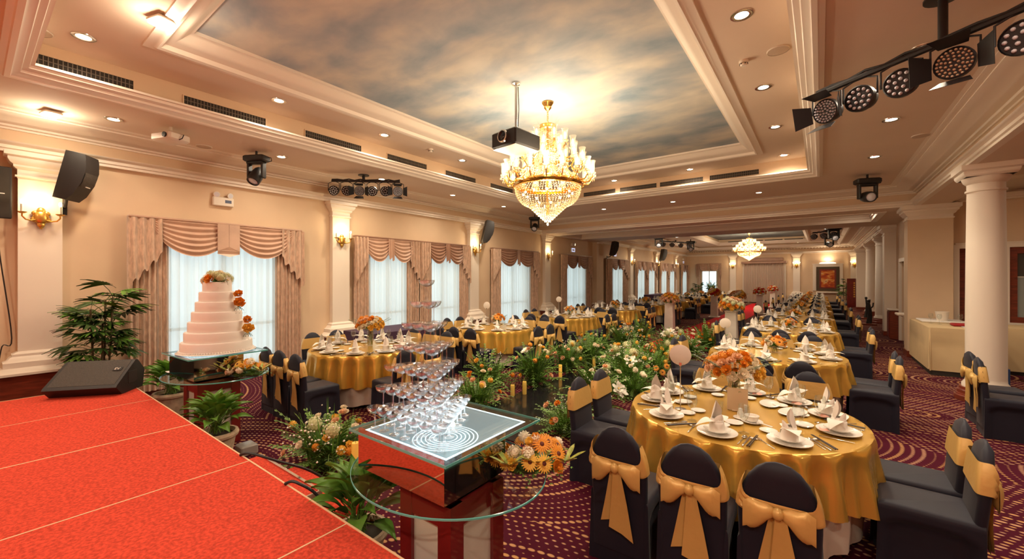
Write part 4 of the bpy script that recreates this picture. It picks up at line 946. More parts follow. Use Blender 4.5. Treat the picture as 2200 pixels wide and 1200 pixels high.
for k in range(9):
    table('window', k, LX, TY[k], 2 if k == 0 else (1 if k < 3 else 0), range(10), range(10))
# chairs of the aisle-side table beyond the columns
for x, y, rz, ds in ((1.55, 7.75, -pi/2+.1, 'standing against the round column, back to the hall'), (1.52, 7.25, -pi/2-.05, 'beside the round column, nearer the stage'), (2.62, 8.35, -pi/2, 'behind the round column, cut by the frame edge')):
    chair('black chair with gold sash ' + ds, x, y, rz, 'chairs by the columns')
# ------------------------------------------------------------ flowers (unit radius, facing +z)
def petal(b, a, r0, r1, w_, z0, z1, cup, nu=2, nv=3, tip=.5):
    def f(u, v):
        s = (.35+.65*sin(min(1, v*1.25)*pi/2))*(1 if v < .7 else 1-(v-.7)/.3*(1-tip)); x = (u-.5)*2*w_*s
        q = r0+(r1-r0)*v; z = z0+(z1-z0)*v**1.4 + cup*(2*u-1)**2*s
        return (q*cos(a)-x*sin(a), q*sin(a)+x*cos(a), z)
    b.grid(f, nu, nv)
def fl_rose(m):
    b = MB()
    for i in range(17):
        t_ = i/16; petal(b, i*2.4, .02+.22*t_, .25+.75*t_, .26+.34*t_, -.30*t_-.1, .62-.55*t_**1.5, .16, 2, 3, .75)
    b.ball((0,0,.25), .28, 6, 4); return b.mesh('rose', m, True, 80)
def fl_gerbera(m):
    b = MB()
    for n_, q, z1 in ((20, 1, -.05), (18, .8, .08), (12, .5, .15)):
        for k in range(n_): petal(b, 2*pi*k/n_+q*3, .12, q, .11, .08, z1, .03, 2, 2, .5)
    b.mi = 1; b.lathe([(.26,.08),(.2,.19),(.001,.2)], 10); return b.mesh('gerbera', [m, darkCtrM], True, 80)
def fl_lily(m):
    b = MB()
    for k in range(6): petal(b, k*pi/3, .08, 1, .26, -.1, .25 if k % 2 else .12, .1, 2, 4, .05)
    for k in range(7): petal(b, k*2*pi/7+.2, .05, .62, .2, 0, .38, .1, 2, 3, .1)
    b.mi = 1; b.ball((0,0,.15), .13, 6, 4); return b.mesh('white_lily', [m, amberM], True, 80)
def fl_pom(m, sd=1):
    b = MB(); r = random.Random(sd)
    for i in range(60):
        z = 1-1.6*i/60; q = sqrt(max(0, 1-z*z)); a = i*2.4; n_ = Vector((q*cos(a), q*sin(a), z))
        t1 = n_.orthogonal().normalized()*.2; t2 = n_.cross(t1)
        c = n_*.8; b.add([tuple(c-t1), tuple(c+t2), tuple(n_*1.05+t1*.6), tuple(c-t2)], [(0,1,2,3)])
    b.ball((0,0,0), .75, 8, 6); return b.mesh('carnation', m, True, 80)
def fl_hydr(m):
    b = MB(); r = random.Random(4)
    for i in range(46):
        z = 1-1.25*i/46; q = sqrt(max(0, 1-z*z)); a = i*2.4; n_ = Vector((q*cos(a), q*sin(a), z)); t1 = n_.orthogonal().normalized(); t2 = n_.cross(t1); c = n_*r.uniform(.82, 1)
        for k in range(4):
            d = t1*cos(k*pi/2)+t2*sin(k*pi/2); e = t1*cos(k*pi/2+.8)+t2*sin(k*pi/2+.8)
            b.add([tuple(c), tuple(c+d*.17-e*.05+n_*.03), tuple(c+e*.2), tuple(c+e*.10-d*.03)], [(0,1,2,3)])
    b.ball((0,0,0), .72, 8, 6); return b.mesh('hydrangea', m, True, 80)
def fl_tulip(m):
    b = MB()
    for k in range(6): petal(b, k*pi/3, .25, .5, .3, -.5, .8 if k % 2 else .7, -.05, 2, 3, .3)
    return b.mesh('tulip', m, True, 80)
FL = dict(ro=fl_rose(orangeM), ra=fl_rose(amberM), rp=fl_rose(peachM), rc=fl_rose(creamM), ge=fl_gerbera(orangeM), gy=fl_gerbera(amberM), li=fl_lily(whiteFlM), po=fl_pom(orangeM), pa=fl_pom(amberM), pw=fl_pom(creamM, 2), hy=fl_hydr(greenFlM), tu=fl_tulip(orangeM), ru=fl_rose(redFlM))
FNAME = dict(ro='rose', ra='rose', rp='rose', rc='rose', ge='gerbera', gy='gerbera', li='white_lily', po='carnation', pa='carnation', pw='chrysanthemum', hy='hydrangea', tu='tulip', ru='red_flower')
def put_flower(t, key, p, n_, s):
    q = Vector(n_).normalized().to_track_quat('Z', 'Y').to_euler(); q.rotate_axis('Z', rs.uniform(0, 6))
    return link(FNAME[key], FL[key], t, p, q, s)
# foliage meshes
def frond_into(b, base, az, ln, rise, droop, leaf, n_=9, wdt=.012):
    ca, sa = cos(az), sin(az); pts = []
    for i in range(n_+1):
        f = i/n_; pts.append(Vector((base[0]+ca*ln*f, base[1]+sa*ln*f, base[2]+rise*f-droop*f*f)))
    side = Vector((-sa, ca, 0))
    for i in range(1, n_+1):
        p = pts[i]; d = (pts[i]-pts[i-1]).normalized(); l_ = leaf*(1.15-i/n_*.85)
        for s in (-1, 1):
            e = p+side*s*l_+d*l_*.6-Vector((0,0,l_*.2)); m = p+(e-p)*.5; o = d*wdt
            b.add([tuple(p), tuple(m+o+Vector((0,0,.004))), tuple(e), tuple(m-o)], [(0,1,2,3)])
    b.tube([tuple(p) for p in pts[::3]], .003, 3, False)
def clump_foliage(sd, n_, rad, h):
    r = random.Random(sd); b = MB()
    for i in range(n_):
        az = r.uniform(0, 2*pi); up = r.uniform(.15, 1)
        b.mi = 0 if r.random() < .75 else 1
        frond_into(b, (0.04*cos(az), .04*sin(az), r.uniform(.0,.15)), az, rad*r.uniform(.55,1.1)*(1.15-up*.55), h*up*1.1, h*.55*r.uniform(.3,1), r.uniform(.045,.085), 9)
    for i in range(26):
        az = r.uniform(0, 2*pi); q = rad*.35*r.random(); l_ = h*r.uniform(.7,1.15); x, y = q*cos(az), q*sin(az); dx, dy = cos(az)*.1, sin(az)*.1; b.mi = 2
        b.add([(x-.008,y,.05),(x+.008,y,.05),(x+.009+dx*.5,y+dy*.5,l_*.6),(x+dx,y+dy,l_),(x-.007+dx*.5,y+dy*.5,l_*.6)], [(0,1,2,3,4)])
    return b.mesh('fern_foliage', [fernM, leafM, leafM], True, 80)
def gyps_mesh(sd, rad, h):
    r = random.Random(sd); b = MB()
    for i in range(70):
        az = r.uniform(0, 1.6)+sd; q = rad*sqrt(r.random()); z = h*(.35+.65*r.random())*(1-.3*q/rad); b.octa((q*cos(az), q*sin(az), z), r.uniform(.006,.011))
    return b.mesh('baby_breath', whiteFlM, False)
FOL = [clump_foliage(k, 92, .50, .46) for k in range(3)]; GYP = [gyps_mesh(k, .42, .55) for k in range(3)]
def clump(lb, x, y, mix, n_=14, s=1.0, h=.50, sd=0, loc_z=0, gyp=True):
    t = thing('flower_arrangement', lb, 'flowers', (x, y, loc_z), 0, 'floor flower arrangements'); r = random.Random(sd)
    link('fern_foliage', FOL[sd % 3], t, None, (0,0,r.uniform(0,6)), (s, s, s*h/.5), 'stuff')
    if gyp and sd % 2 == 0: link('baby_breath', GYP[sd % 3], t, None, (0,0,r.uniform(0,6)), (s, s, s*h/.5), 'stuff')
    b = MB(); b.lathe([(.001,0),(.10,0),(.12,.05),(.09,.09),(.001,.09)], 12); b.build('foam_base', leafDkM, t)
    for i in range(n_):
        k = mix[i % len(mix)]; el = r.uniform(.25, 1.35); az = r.uniform(-pi*.95, pi*.2) if i % 4 else r.uniform(0, 2*pi); q = .40*s*cos(el)*r.uniform(.7,1.05)
        p = (q*cos(az), q*sin(az), (h*1.0*sin(el)*r.uniform(.75,1.08)+.06)*1.0)
        sz = {'hy':.085,'li':.11,'ge':.055,'gy':.05,'tu':.05}.get(k, r.uniform(.034,.046))
        put_flower(t, k, p, (cos(az)*cos(el), sin(az)*cos(el)-.35, sin(el)*.8+.35), sz)
    return t
CL = [('nearest floor arrangement of amber and cream roses beside the stage steps', -3.85, 2.15, ('ra','rc','pa','rp','hy','rc','po'), 18, 1.1, .46, 0),
 ('fern and rose arrangement at the stage end of the black runway', -3.98, 4.40, ('ra','rp','rc','ro','pa','li'), 13, .95, .44, 1),
 ('tall grassy arrangement behind the coupe pyramid, window side of the runway', -4.35, 5.15, ('po','rp','ra'), 6, .95, .62, 2),
 ('fern arrangement with white lilies beside the two runway candles', -3.98, 5.90, ('li','rp','po','rc','ra','po','rp'), 12, 1.05, .62, 3),
 ('third arrangement along the window edge of the black runway', -4.02, 7.15, ('hy','pa','rp','ra','rp','rc'), 15, 1.0, .55, 4),
 ('fourth arrangement along the window edge of the black runway', -4.05, 8.60, ('rc','ra','pa','hy','rc'), 14, 1.05, .55, 5),
 ('arrangement with an orange bloom near the far end of the runway', -4.0, 10.0, ('hy','rc','po','rc','ra'), 13, 1.05, .62, 6),
 ('spiky arrangement of amber roses at the start of the red carpet', -4.05, 11.35, ('pa','ra','rc','pa'), 14, .95, .70, 7),
 ('orange flowered fern arrangement between the runway and the nearest table', -2.38, 4.28, ('ro','pa','rp','rp','rc'), 9, .85, .42, 8),
 ('fern arrangement with white roses behind the two aisle side chairs', -2.50, 5.35, ('rc','rc','li','rp'), 9, 1.0, .62, 0),
 ('arrangement with one big white lily at mid runway', -2.52, 6.45, ('li','rc','hy','pa'), 9, 1.0, .66, 4),
 ('arrangement of amber roses and orange gerberas on the table side', -2.45, 7.55, ('ra','ge','rc','pa','rp','ra'), 15, 1.0, .55, 10),
 ('leafy arrangement with a bright orange gerbera at mid aisle', -2.55, 8.75, ('ge','hy','rc','pa','rc'), 12, 1.0, .58, 11),
 ('arrangement with a red bloom beside the second column row table', -2.45, 10.0, ('ru','rc','rp','ra','rc'), 13, .95, .55, 12),
 ('tall orange tulip arrangement at the runway end on the table side', -2.30, 11.2, ('tu','hy','pa','ra','tu','tu'), 14, 1.05, .62, 13)]
CL += [('dense fern clump with cream roses at the middle of the runway table side', -2.85, 6.95, ('rc','ra','hy','rp'), 13, 1.0, .60, 3),
 ('bushy clump of green hydrangea and amber roses beyond the single lily', -2.9, 8.1, ('hy','ra','rc','pa'), 13, 1.0, .6, 7),
 ('fern clump with small peach roses behind the short candle', -3.9, 7.85, ('rp','ra','rc'), 12, 1.0, .6, 9),
 ('white flowered clump where the runway meets the red carpet', -3.0, 10.6, ('rc','li','hy','pw'), 12, .95, .55, 2),
 ('low white baby breath clump beside the second aisle chair', -2.3, 6.15, ('rc','pw','rc'), 8, .85, .5, 1)]
for lb, x, y, mix, n_, s, h, sd in CL: clump(lb, x, y, mix, n_, s*1.1, h*1.08, sd)

def dome(lb, x, y, z, r_, mix, n_, sd, cat='bouquet', grp='table bouquets', fs=.042, euc=8, flat=.8, stand=None):
    t = thing('flower_bouquet', lb, cat, (x, y, z), 0, grp); r = random.Random(sd)
    b = MB()
    for i in range(46):
        az = r.uniform(0, 6.3); frond_into(b, (0,0,-.02), az, r_*r.uniform(.7,1.15), r_*r.uniform(0,.9), r_*.5, r_*.18, 5, .006)
    b.build('foliage', leafM, t, True, 80, 'stuff')
    for i in range(n_):
        f = (i+.5)/n_; el = math.asin(min(1, f*1.02-.06)); az = i*2.4+sd; k = mix[i % len(mix)]
        nn = (cos(az)*cos(el), sin(az)*cos(el), sin(el)); put_flower(t, k, (r_*nn[0], r_*nn[1], r_*nn[2]*flat), (nn[0], nn[1], nn[2]+.15), fs*r.uniform(.8,1.2)*(1.25 if k in ('ge','gy') else 1))
    for i in range(euc):
        az = 2*pi*i/euc+sd; b = MB()
        for j in range(7):
            q = r_*(.9+.10*j); zz = r_*(.25+.06*j); 
            for s in (-1, 1):
                c = (q*cos(az)-s*.018*sin(az), q*sin(az)+s*.018*cos(az), zz); b.lathe([(.001,.002),(.012,0),(.001,-.002)], 6, c, False, False)
        b.tube([(r_*.3*cos(az), r_*.3*sin(az), 0), (r_*1.6*cos(az), r_*1.6*sin(az), r_*.62)], .003, 4); b.build('eucalyptus_sprig', eucM, t)
    return t
def vase(x, y, z0, h, r_, lb, stem=True):
    t = thing('glass_vase', lb, 'vase', (x, y, z0), 0, 'table vases'); MB().lathe([(.001,.004),(r_*.8,.004),(r_,h*.5),(r_*.8,h),(r_*.76,h),(r_*.96,h*.5),(r_*.76,.01),(.001,.01)], 18).build('glass', vaseM, t)
    b = MB()
    for k in range(7): b.tube([(r_*.6*cos(k*.9), r_*.6*sin(k*.9), .02), (r_*.4*cos(k*.9+2), r_*.4*sin(k*.9+2), h+.05)], .004, 4)
    b.build('flower_stems', leafM, t); return t
z = TZ+.006
BMIX = ('ra','po','rc','ge','rp','ra','rc','ro')
for row, X0 in (('column', RX), ('window', LX)):
    for k in range(9):
        nm = '%s %s row table' % (ordn[k], row)
        big = k == 0
        low = (row == 'column' and 0 < k < 4)
        zz = z + (.30 if big else (.12 if low else .17)); rr_ = .205 if big else .135
        vase(X0-.05 if big else X0, TY[k]+.10, z, zz-z-.02, .05, 'clear glass flower vase on the %s' % nm)
        dome('%s bouquet of orange and cream blooms on the %s' % ('tall round' if big else 'small low', nm), X0-.05 if big else X0, TY[k]+.10, zz, rr_, BMIX if k % 2 == 0 else ('ro','po','ge','rp','rc'), 50 if big else 16, k, fs=.043 if big else .045, euc=9 if big else 4)
def sign(lb, x, y, h):
    t = thing('table_number_disc', lb, 'table sign', (x, y, z), .28, 'table number discs')
    MB().tube([(0,0,0),(0,0,h)], .004, 6).build('stem', steelM, t); MB().lathe([(.001,0),(.045,.0),(.045,.006),(.001,.008)], 18).build('base', steelM, t)
    d = MB().lathe([(.001,-.003),(.080,-.003),(.084,0),(.080,.003),(.001,.003)], 32).build('disc', signM, t); d.location = (0,0,h+.08); d.rotation_euler = (pi/2-.05, 0, 0); MB().cbox(-.012,-.008,h-.01,.012,.008,h+.02,.003).build('clip', steelM, t)
sign('blank pale round table sign on a thin stem on the nearest table', -.93, 3.56, .37)
sign('blank pale round table sign beside the bouquet of the first window row table', LX-.35, 4.25, .25)
sign('blank pale round table sign on the second column row table', RX-.72, 7.5, .26)
sign('blank pale round table sign on the third column row table', RX-.6, 10.7, .30)
sign('blank pale round table sign on the second window row table', LX-.5, 7.3, .36)
sign('blank pale round table sign on the third window row table', LX-.5, 10.6, .36)
# extra tableware on the nearest table
t = thing('table_card', 'blank frosted acrylic card in front of the tall bouquet', 'card', (-.545, 3.80, z), .12); MB().cbox(-.075,-.003,0,.075,.003,.185,.002).build('panel', frostM, t); MB().cbox(-.04,-.025,0,.04,.025,.008,.003).build('foot', frostM, t)
t = thing('tea_cup', 'white tea cup on a saucer with a spoon on the nearest table', 'cup', (-.415, 3.56, z))
MB().lathe([(.03,.010),(.032,.012),(.046,.035),(.050,.055),(.047,.055),(.042,.035),(.001,.018)], 22).build('cup', chinaM, t); link('saucer', SAUC, t, None, None, 1.3); o = link('spoon', SPOON, t, (.075,-.035,.012), (0,0,1.1)); o.data = MB().cbox(-.007,-.07,0,.007,.03,.006,.002).lathe([(.001,.0),(.016,.003),(.001,.005)], 10, (0,.04,0)).mesh('china_spoon', chinaM)
t = thing('salt_shaker', 'white china salt shaker on a small dish by the card', 'shaker', (-.50, 3.63, z)); MB().lathe([(.001,0),(.022,0),(.024,.035),(.016,.06),(.014,.072),(.001,.078)], 16).build('body', chinaM, t)
t = thing('toothpick_holder', 'clear toothpick tube beside the salt shaker', 'holder', (-.475, 3.70, z)); MB().lathe([(.001,.002),(.018,.002),(.018,.075),(.016,.075),(.016,.006),(.001,.006)], 14).build('tube', glassM, t); MB().lathe([(.012,.004),(.012,.085),(.001,.087)], 8).build('toothpicks', whitePlM, t)
for i, (x, y, me, nm_, lb, sc_) in enumerate(((-.80,3.60,SAUC,'side_dish','small dish of green relish left of the nearest table number stem',1.0),(-.52,3.46,SAUC,'side_dish','small empty dish between the two stage side plates',1.1),(-.49,3.62,SAUC,'side_dish','small dish under the white salt shaker',1.05),(-.18,4.0,PLATT,'oval_dish','oval white dish right of the tall bouquet',1.15),(-.35,4.15,PLATT,'oval_dish','oval white dish behind the tall bouquet',1.0),(-.10,3.72,SAUC,'side_dish','small dish beside the outer rear wine glass',1.1),(-.95,3.78,SAUC,'side_dish','small dish near the tumbler on the aisle side',1.1))):
    o = link(nm_, me, None, (x, y, z-(0 if 'salt' not in lb else .004)), (0,0,.4*i), sc_); tag(o, lb, 'dish', 'serving dishes')
tag(link('tumbler', TUMB, None, (-.97, 3.92, z)), 'clear tumbler near the aisle side plates of the nearest table', 'glass'); tag(link('tumbler', TUMB, None, (-.66, 3.68, z)), 'clear tumbler in front of the frosted card on the nearest table', 'glass')

# ------------------------------------------------------------ pedestals with flower domes along the red carpet
def pedestal(lb, x, y, fl_lb, mix, sd):
    t = thing('flower_pedestal', lb, 'pedestal', (x, y, 0), 0, 'white flower pedestals')
    MB().loft([rrect(-h,-h,h,h,.01,zz,1) for h, zz in ((.145,.05),(.14,.5),(.125,.96))]).build('shaft', whiteClothM, t, True, 30); MB().cbox(-.22,-.22,0,.22,.22,.05,.01).build('base', trimM, t); MB().cbox(-.14,-.14,.96,.14,.14,.99,.008).build('top', trimM, t)
    dome(fl_lb, x, y, 1.06, .27, mix, 46, sd, 'bouquet', 'pedestal bouquets', .062, 6, 1.0)
PD = [(-4.05,14.2,'window side','first'),(-1.85,11.9,'table side','first'),(-3.95,20.9,'window side','second'),(-2.6,18.2,'table side','second'),(-2.44,23.9,'table side','third'),(-2.37,29.9,'table side','fourth')]
for i, (x, y, sd_, od) in enumerate(PD):
    pedestal('white cloth pedestal, %s along the %s of the red carpet' % (od, sd_), x, y, 'dome of mixed blooms on the %s pedestal, %s of the carpet' % (od, sd_), (('ro','rp','ra','rc','rp'),('rp','ro','rc','ra','hy'),('ro','ru','pa','rc'),('rp','ro','pa','rc'),('ru','ro','rc'),('ro','ru','rc'))[i], i+3)

# ------------------------------------------------------------ candles
def candle(lb, x, y, h, r_, glass=True, zb=0.0):
    t = thing('pillar_candle', lb, 'candle', (x, y, zb), 0, 'yellow pillar candles')
    MB().lathe([(.001,.004),(r_,.004),(r_,h-.004),(r_*.92,h),(r_*.5,h-.006),(.001,h-.008)], 18).build('wax', waxM, t); MB().tube([(0,0,h-.01),(0,0,h+.012)], .002, 4).build('wick', darkM, t)
    if glass: MB().lathe([(r_*1.45,0),(r_*1.45,h*1.45),(r_*1.4,h*1.45),(r_*1.4,.004)], 20).build('glass_sleeve', glassM, t)
candle('yellow pillar candle between steps and coupe table', -3.36, 2.12, .36, .035, False)
for lb, x, y, h in (('yellow candle in a glass sleeve, first of the pair on the runway edge',-3.82,5.10,.17),('yellow candle in a glass sleeve, second of the pair on the runway edge',-3.72,5.28,.20),('yellow candle beside the white lily arrangement',-3.83,6.58,.23),('short yellow candle on the runway behind the chairs',-3.72,7.75,.20),('pale slim candle beside the aisle chair backs',-3.05,6.1,.20)): candle(lb, x, y, h, .032 if 'slim' not in lb else .014, 'pair' in lb, .014)

# ------------------------------------------------------------ glass display tables: coupe pyramid and cake
def display_table(lb, x, y, rz):
    t = thing('display_table', lb, 'table', (x, y, 0), rz, 'mirror and glass display tables')
    X0, X1, Y0, Y1 = -.065, .315, -.285, .125
    b = MB(); w_ = .09
    for (ax, ay) in ((X0,Y0),(X1-w_,Y0),(X0,Y1-w_),(X1-w_,Y1-w_)): b.box(ax, ay, 0, ax+w_, ay+w_, .735)
    for z0, z1 in ((0,.06),(.62,.735)):
        b.box(X0+.004,Y0+.004,z0,X1-.004,Y0+.03,z1); b.box(X0+.004,Y1-.03,z0,X1-.004,Y1-.004,z1); b.box(X0+.004,Y0+.03,z0,X0+.03,Y1-.03,z1); b.box(X1-.03,Y0+.03,z0,X1-.004,Y1-.03,z1)
    b.build('pedestal_frame', woodRedM, t, smooth=False)
    for q in ((X0+w_,Y0+.02,.06,X1-w_,Y0+.03,.62),(X1-.03,Y0+w_,.06,X1-.02,Y1-w_,.62),(X0+w_,Y1-.03,.06,X1-w_,Y1-.02,.62),(X0+.02,Y0+w_,.06,X0+.03,Y1-w_,.62)): MB().box(*q).build('pale_panel', whitePanelM, t, smooth=False)
    n_ = 64
    MB().lathe([(.001,.0),(1,0),(1,.002),(.001,.002)], n_, (-.015,.015,.738), False, False, .60, .50).build('oval_glass', tableGlassM, t)
    MB().lathe([(.998,0),(1.004,.002),(1.004,.010),(.998,.012),(.996,.006),(.998,0)], n_, (-.015,.015,.738), False, False, .60, .50).build('oval_edge', edgeM, t)
    MB().box(-.415,-.31,.752,.297,.165,.985).build('mirror_box', mirrorM, t, smooth=False)
    H_ = .385
    MB().box(-H_,-H_,.990,H_,H_,1.0).build('glass_top', tableGlassM, t, smooth=False)
    b = MB()
    for q in ((-H_-.003,-H_-.003,.988,H_+.003,-H_,1.001),(-H_-.003,H_,.988,H_+.003,H_+.003,1.001),(-H_-.003,-H_,.988,-H_,H_,1.001),(H_,-H_,.988,H_+.003,H_,1.001)): b.box(*q)
    b.build('glass_edge', edgeM, t, smooth=False)
    I_ = .325
    MB().box(-I_,-I_,.986,I_,I_,.9885).build('light_panel', ledGlowM, t, smooth=False)
    for q in ((-I_,-I_,.9886,I_,-I_+.014,.9898),(-I_,I_-.014,.9886,I_,I_,.9898),(-I_,-I_+.014,.9886,-I_+.014,I_-.014,.9898),(I_-.014,-I_+.014,.9886,I_,I_-.014,.9898)): MB().box(*q).build('led_strip', ledStripM, t, smooth=False)
    for k in range(6): MB().lathe([(.06+.022*k,0),(.06+.022*k,.001),(.066+.022*k,.001),(.066+.022*k,0)], 40, (.12,-.13,.9887)).build('ring_reflection', ledStripM, t, smooth=False)  # glowing rings drawn in to stand for reflections in the lit top
    lamp('led_glow', 'AREA', (x, y, 1.004), 2.0, (0.80, 0.92, 1.0), 0.6, (pi, 0, 0))
    return t
display_table('mirror box display table with lit glass top carrying the coupe pyramid', -1.735, 1.685, 0)
display_table('mirror box display table with glass top carrying the wedding cake', -5.58, 1.74, .05)
COUPE = MB().lathe([(.001,.0),(.028,.0015),(.026,.004),(.007,.008),(.0038,.018),(.0035,.074),(.006,.080),(.022,.086),(.036,.096),(.0430,.109),(.0435,.119),(.0425,.119),(.0410,.109),(.034,.098),(.020,.089),(.001,.083)], 20).mesh('coupe_glass', coupeM)
SP = .0875; A0 = Vector((-2.015, 1.392)); e1 = Vector((1, 0)); e2 = Vector((.5, .866))
for T in range(7):
    m = 7-T; off = (e1+e2)*SP*T/3.0
    for j in range(m):
        for i in range(m-j):
            p = A0+off+e1*SP*i+e2*SP*j
            lb = 'topmost coupe glass of the champagne pyramid' if T == 6 else 'coupe glass, tier %s from the bottom, row %s from the stage, %s along' % (ordn[T], ordn[j], ordn[i])
            o = link('coupe_glass', COUPE, None, (p.x, p.y, 1.0015+T*.1192), (0,0,i*.7)); tag(o, lb, 'glass', 'champagne pyramid coupes')
# cake
t = thing('wedding_cake', 'seven tier round white wedding cake on the lit glass top', 'cake', (-5.60, 1.76, 1.002))
MB().lathe([(.001,0),(.375,0),(.385,.006),(.375,.012),(.001,.012)], 40).build('cake_board', chinaM, t)
for k in range(7):
    r_ = .345-.034*k; z0 = .012+.112*k
    MB().lathe([(r_,0),(r_,.100),(r_-.006,.109),(r_-.016,.112),(.001,.112)], 48, (0,0,z0)).build('cake_tier', cakeM, t)
b = MB()
for k in range(90): b.ball((.352*cos(k*2*pi/90), .352*sin(k*2*pi/90), .019), .012, 6, 4)
b.build('piped_border', cakeM, t, kind='stuff')
tp = dome('crown of white and orange flowers with green hydrangea topping the cake', -5.60, 1.76, 1.81, .125, ('hy','rc','li','hy','ro','hy','li'), 16, 2, 'flowers', 'cake flowers', .058, 0, .75)
for lb, z0, q, keys in (('pair of orange roses on the fifth cake tier', 1.56, .235, ('ro','ro')), ('orange and amber roses on the second cake tier', 1.26, .335, ('ra','ro'))):
    t = thing('cake_flowers', lb, 'flowers', (-5.60+q*.75, 1.76+q*.66, z0), 0, 'cake flowers')
    put_flower(t, keys[0], (.03,.0,0), (.8,-.3,.3), .062); put_flower(t, keys[1], (.0,.0,.10), (.7,-.3,.5), .05)
    b = MB()
    for k in range(5): frond_into(b, (0,0,-.04), -1.2+k*.5, .07, -.02, .06, .02, 4, .005)
    b.build('leaves', leafDkM, t, True, 80, 'stuff')
# flowers beside the display tables
def spill(lb, x, y, zz, mix, n_, sd, rx, ry):
    t = thing('flower_arrangement', lb, 'flowers', (x, y, zz), .8, 'display table flowers'); r = random.Random(sd)
    b = MB(); b.cbox(-rx*.8,-ry*.7,0,rx*.8,ry*.7,.05,.02); b.build('foam_base', leafDkM, t)
    b = MB()
    for k in range(40): frond_into(b, (r.uniform(-rx,rx)*.7, r.uniform(-ry,ry)*.6, .03), r.uniform(0,6.3), r.uniform(.08,.16), r.uniform(.02,.12), .08, .03, 5, .008)
    b.build('foliage', leafM, t, True, 80, 'stuff')
    for i in range(n_):
        u, v = r.uniform(-1,1), r.uniform(-1,1); k = mix[i % len(mix)]
        put_flower(t, k, (u*rx, v*ry, .05+.10*(1-u*u)*(1-v*v)+r.uniform(0,.03)), (u*.8, v*.8-.3, .6), {'ge':.055,'gy':.05,'pw':.04}.get(k, .036))
    lf = MB(); petal(lf, 0, 0, .13, .016, 0, .02, .008, 2, 5, .05); lm = lf.mesh('striped_leaf', stripeLeafM)
    for c in range(3):
        for k in range(6): link('striped_leaf', lm, t, (-rx*.6+.16*c-.05, -ry*.8, .07), (0, -.35, k*1.05+c*.4))
    return t
spill('spilling arrangement of orange gerberas and white blooms behind the coupe table', -1.33, 1.98, .752, ('ge','pw','tu','gy','pw','ro','ra','ge','rp'), 26, 3, .19, .14)
spill('spilling arrangement of amber flowers on the cake table shelf', -5.14, 1.92, .752, ('gy','ra','pw','rp','ra','ge'), 22, 5, .17, .13)
# papers on the oval shelf of the cake table
tag(MB().cbox(-6.10, 1.40, .7525, -5.99, 1.72, .7575, .001).build('printed_sheets', paperM), 'white sheets of paper lying on the oval glass by the cake', 'paper')

# ------------------------------------------------------------ potted plants
def pot(t, r_, h):
    MB().lathe([(.001,0),(r_*.68,0),(r_*.78,h*.4),(r_*.92,h*.82),(r_*1.04,h*.86),(r_*1.08,h*.93),(r_*1.02,h),(r_*.9,h),(r_*.88,h*.86),(.001,h*.86)], 26).build('pot', potM, t); MB().lathe([(.001,0),(r_*.88,0)], 20, (0,0,h*.87)).build('soil', soilM, t)
def lily_leaf():
    b = MB()
    def f(u, v):
        wv = .055*sin(pi*min(1, .06+v*.94))**.8*(1 if v < .55 else (1-(v-.55)/.45*.55)); return ((u-.5)*2*wv, v*.27, .05*sin(v*pi)-.02*v + .018*(2*u-1)**2)
    b.grid(f, 4, 7); b.tube([(0,-.22,-.14),(0,-.08,-.03),(0,.02,0)], .004, 4); return b.mesh('leaf', leafM, True, 80)
LL = lily_leaf()
def peace_lily(lb, x, y, r_, h, n_, sc_, sd):
    t = thing('potted_plant', lb, 'plant', (x, y, 0), 0, 'potted peace lilies'); pot(t, r_, h); r = random.Random(sd)
    for i in range(n_):
        f = i/n_; az = i*2.4; el = .2+1.25*f**.7*r.uniform(.85,1.1); q = .17*sc_*cos(el)
        link('leaf', LL, t, (q*cos(az), q*sin(az), h+.05+.20*sc_*sin(el)), (.95*el-.25, r.uniform(-.35,.35), az-pi/2), sc_*r.uniform(.8,1.1))
peace_lily('leafy peace lily in a carved stone pot at the stage front', -4.75, 1.48, .18, .34, 64, .80, 1)
peace_lily('peace lily in a stone pot behind the cake table shelf', -6.78, 1.62, .19, .36, 56, .9, 2)
peace_lily('dark peace lily under the oval glass of the coupe table', -2.28, 1.46, .17, .30, 44, .9, 3)
tag(MB().cbox(-4.92, 1.70, 0, -4.74, 1.86, .10, .01).build('grey_block', greyM), 'low grey block on the carpet behind the stage front peace lily', 'block')
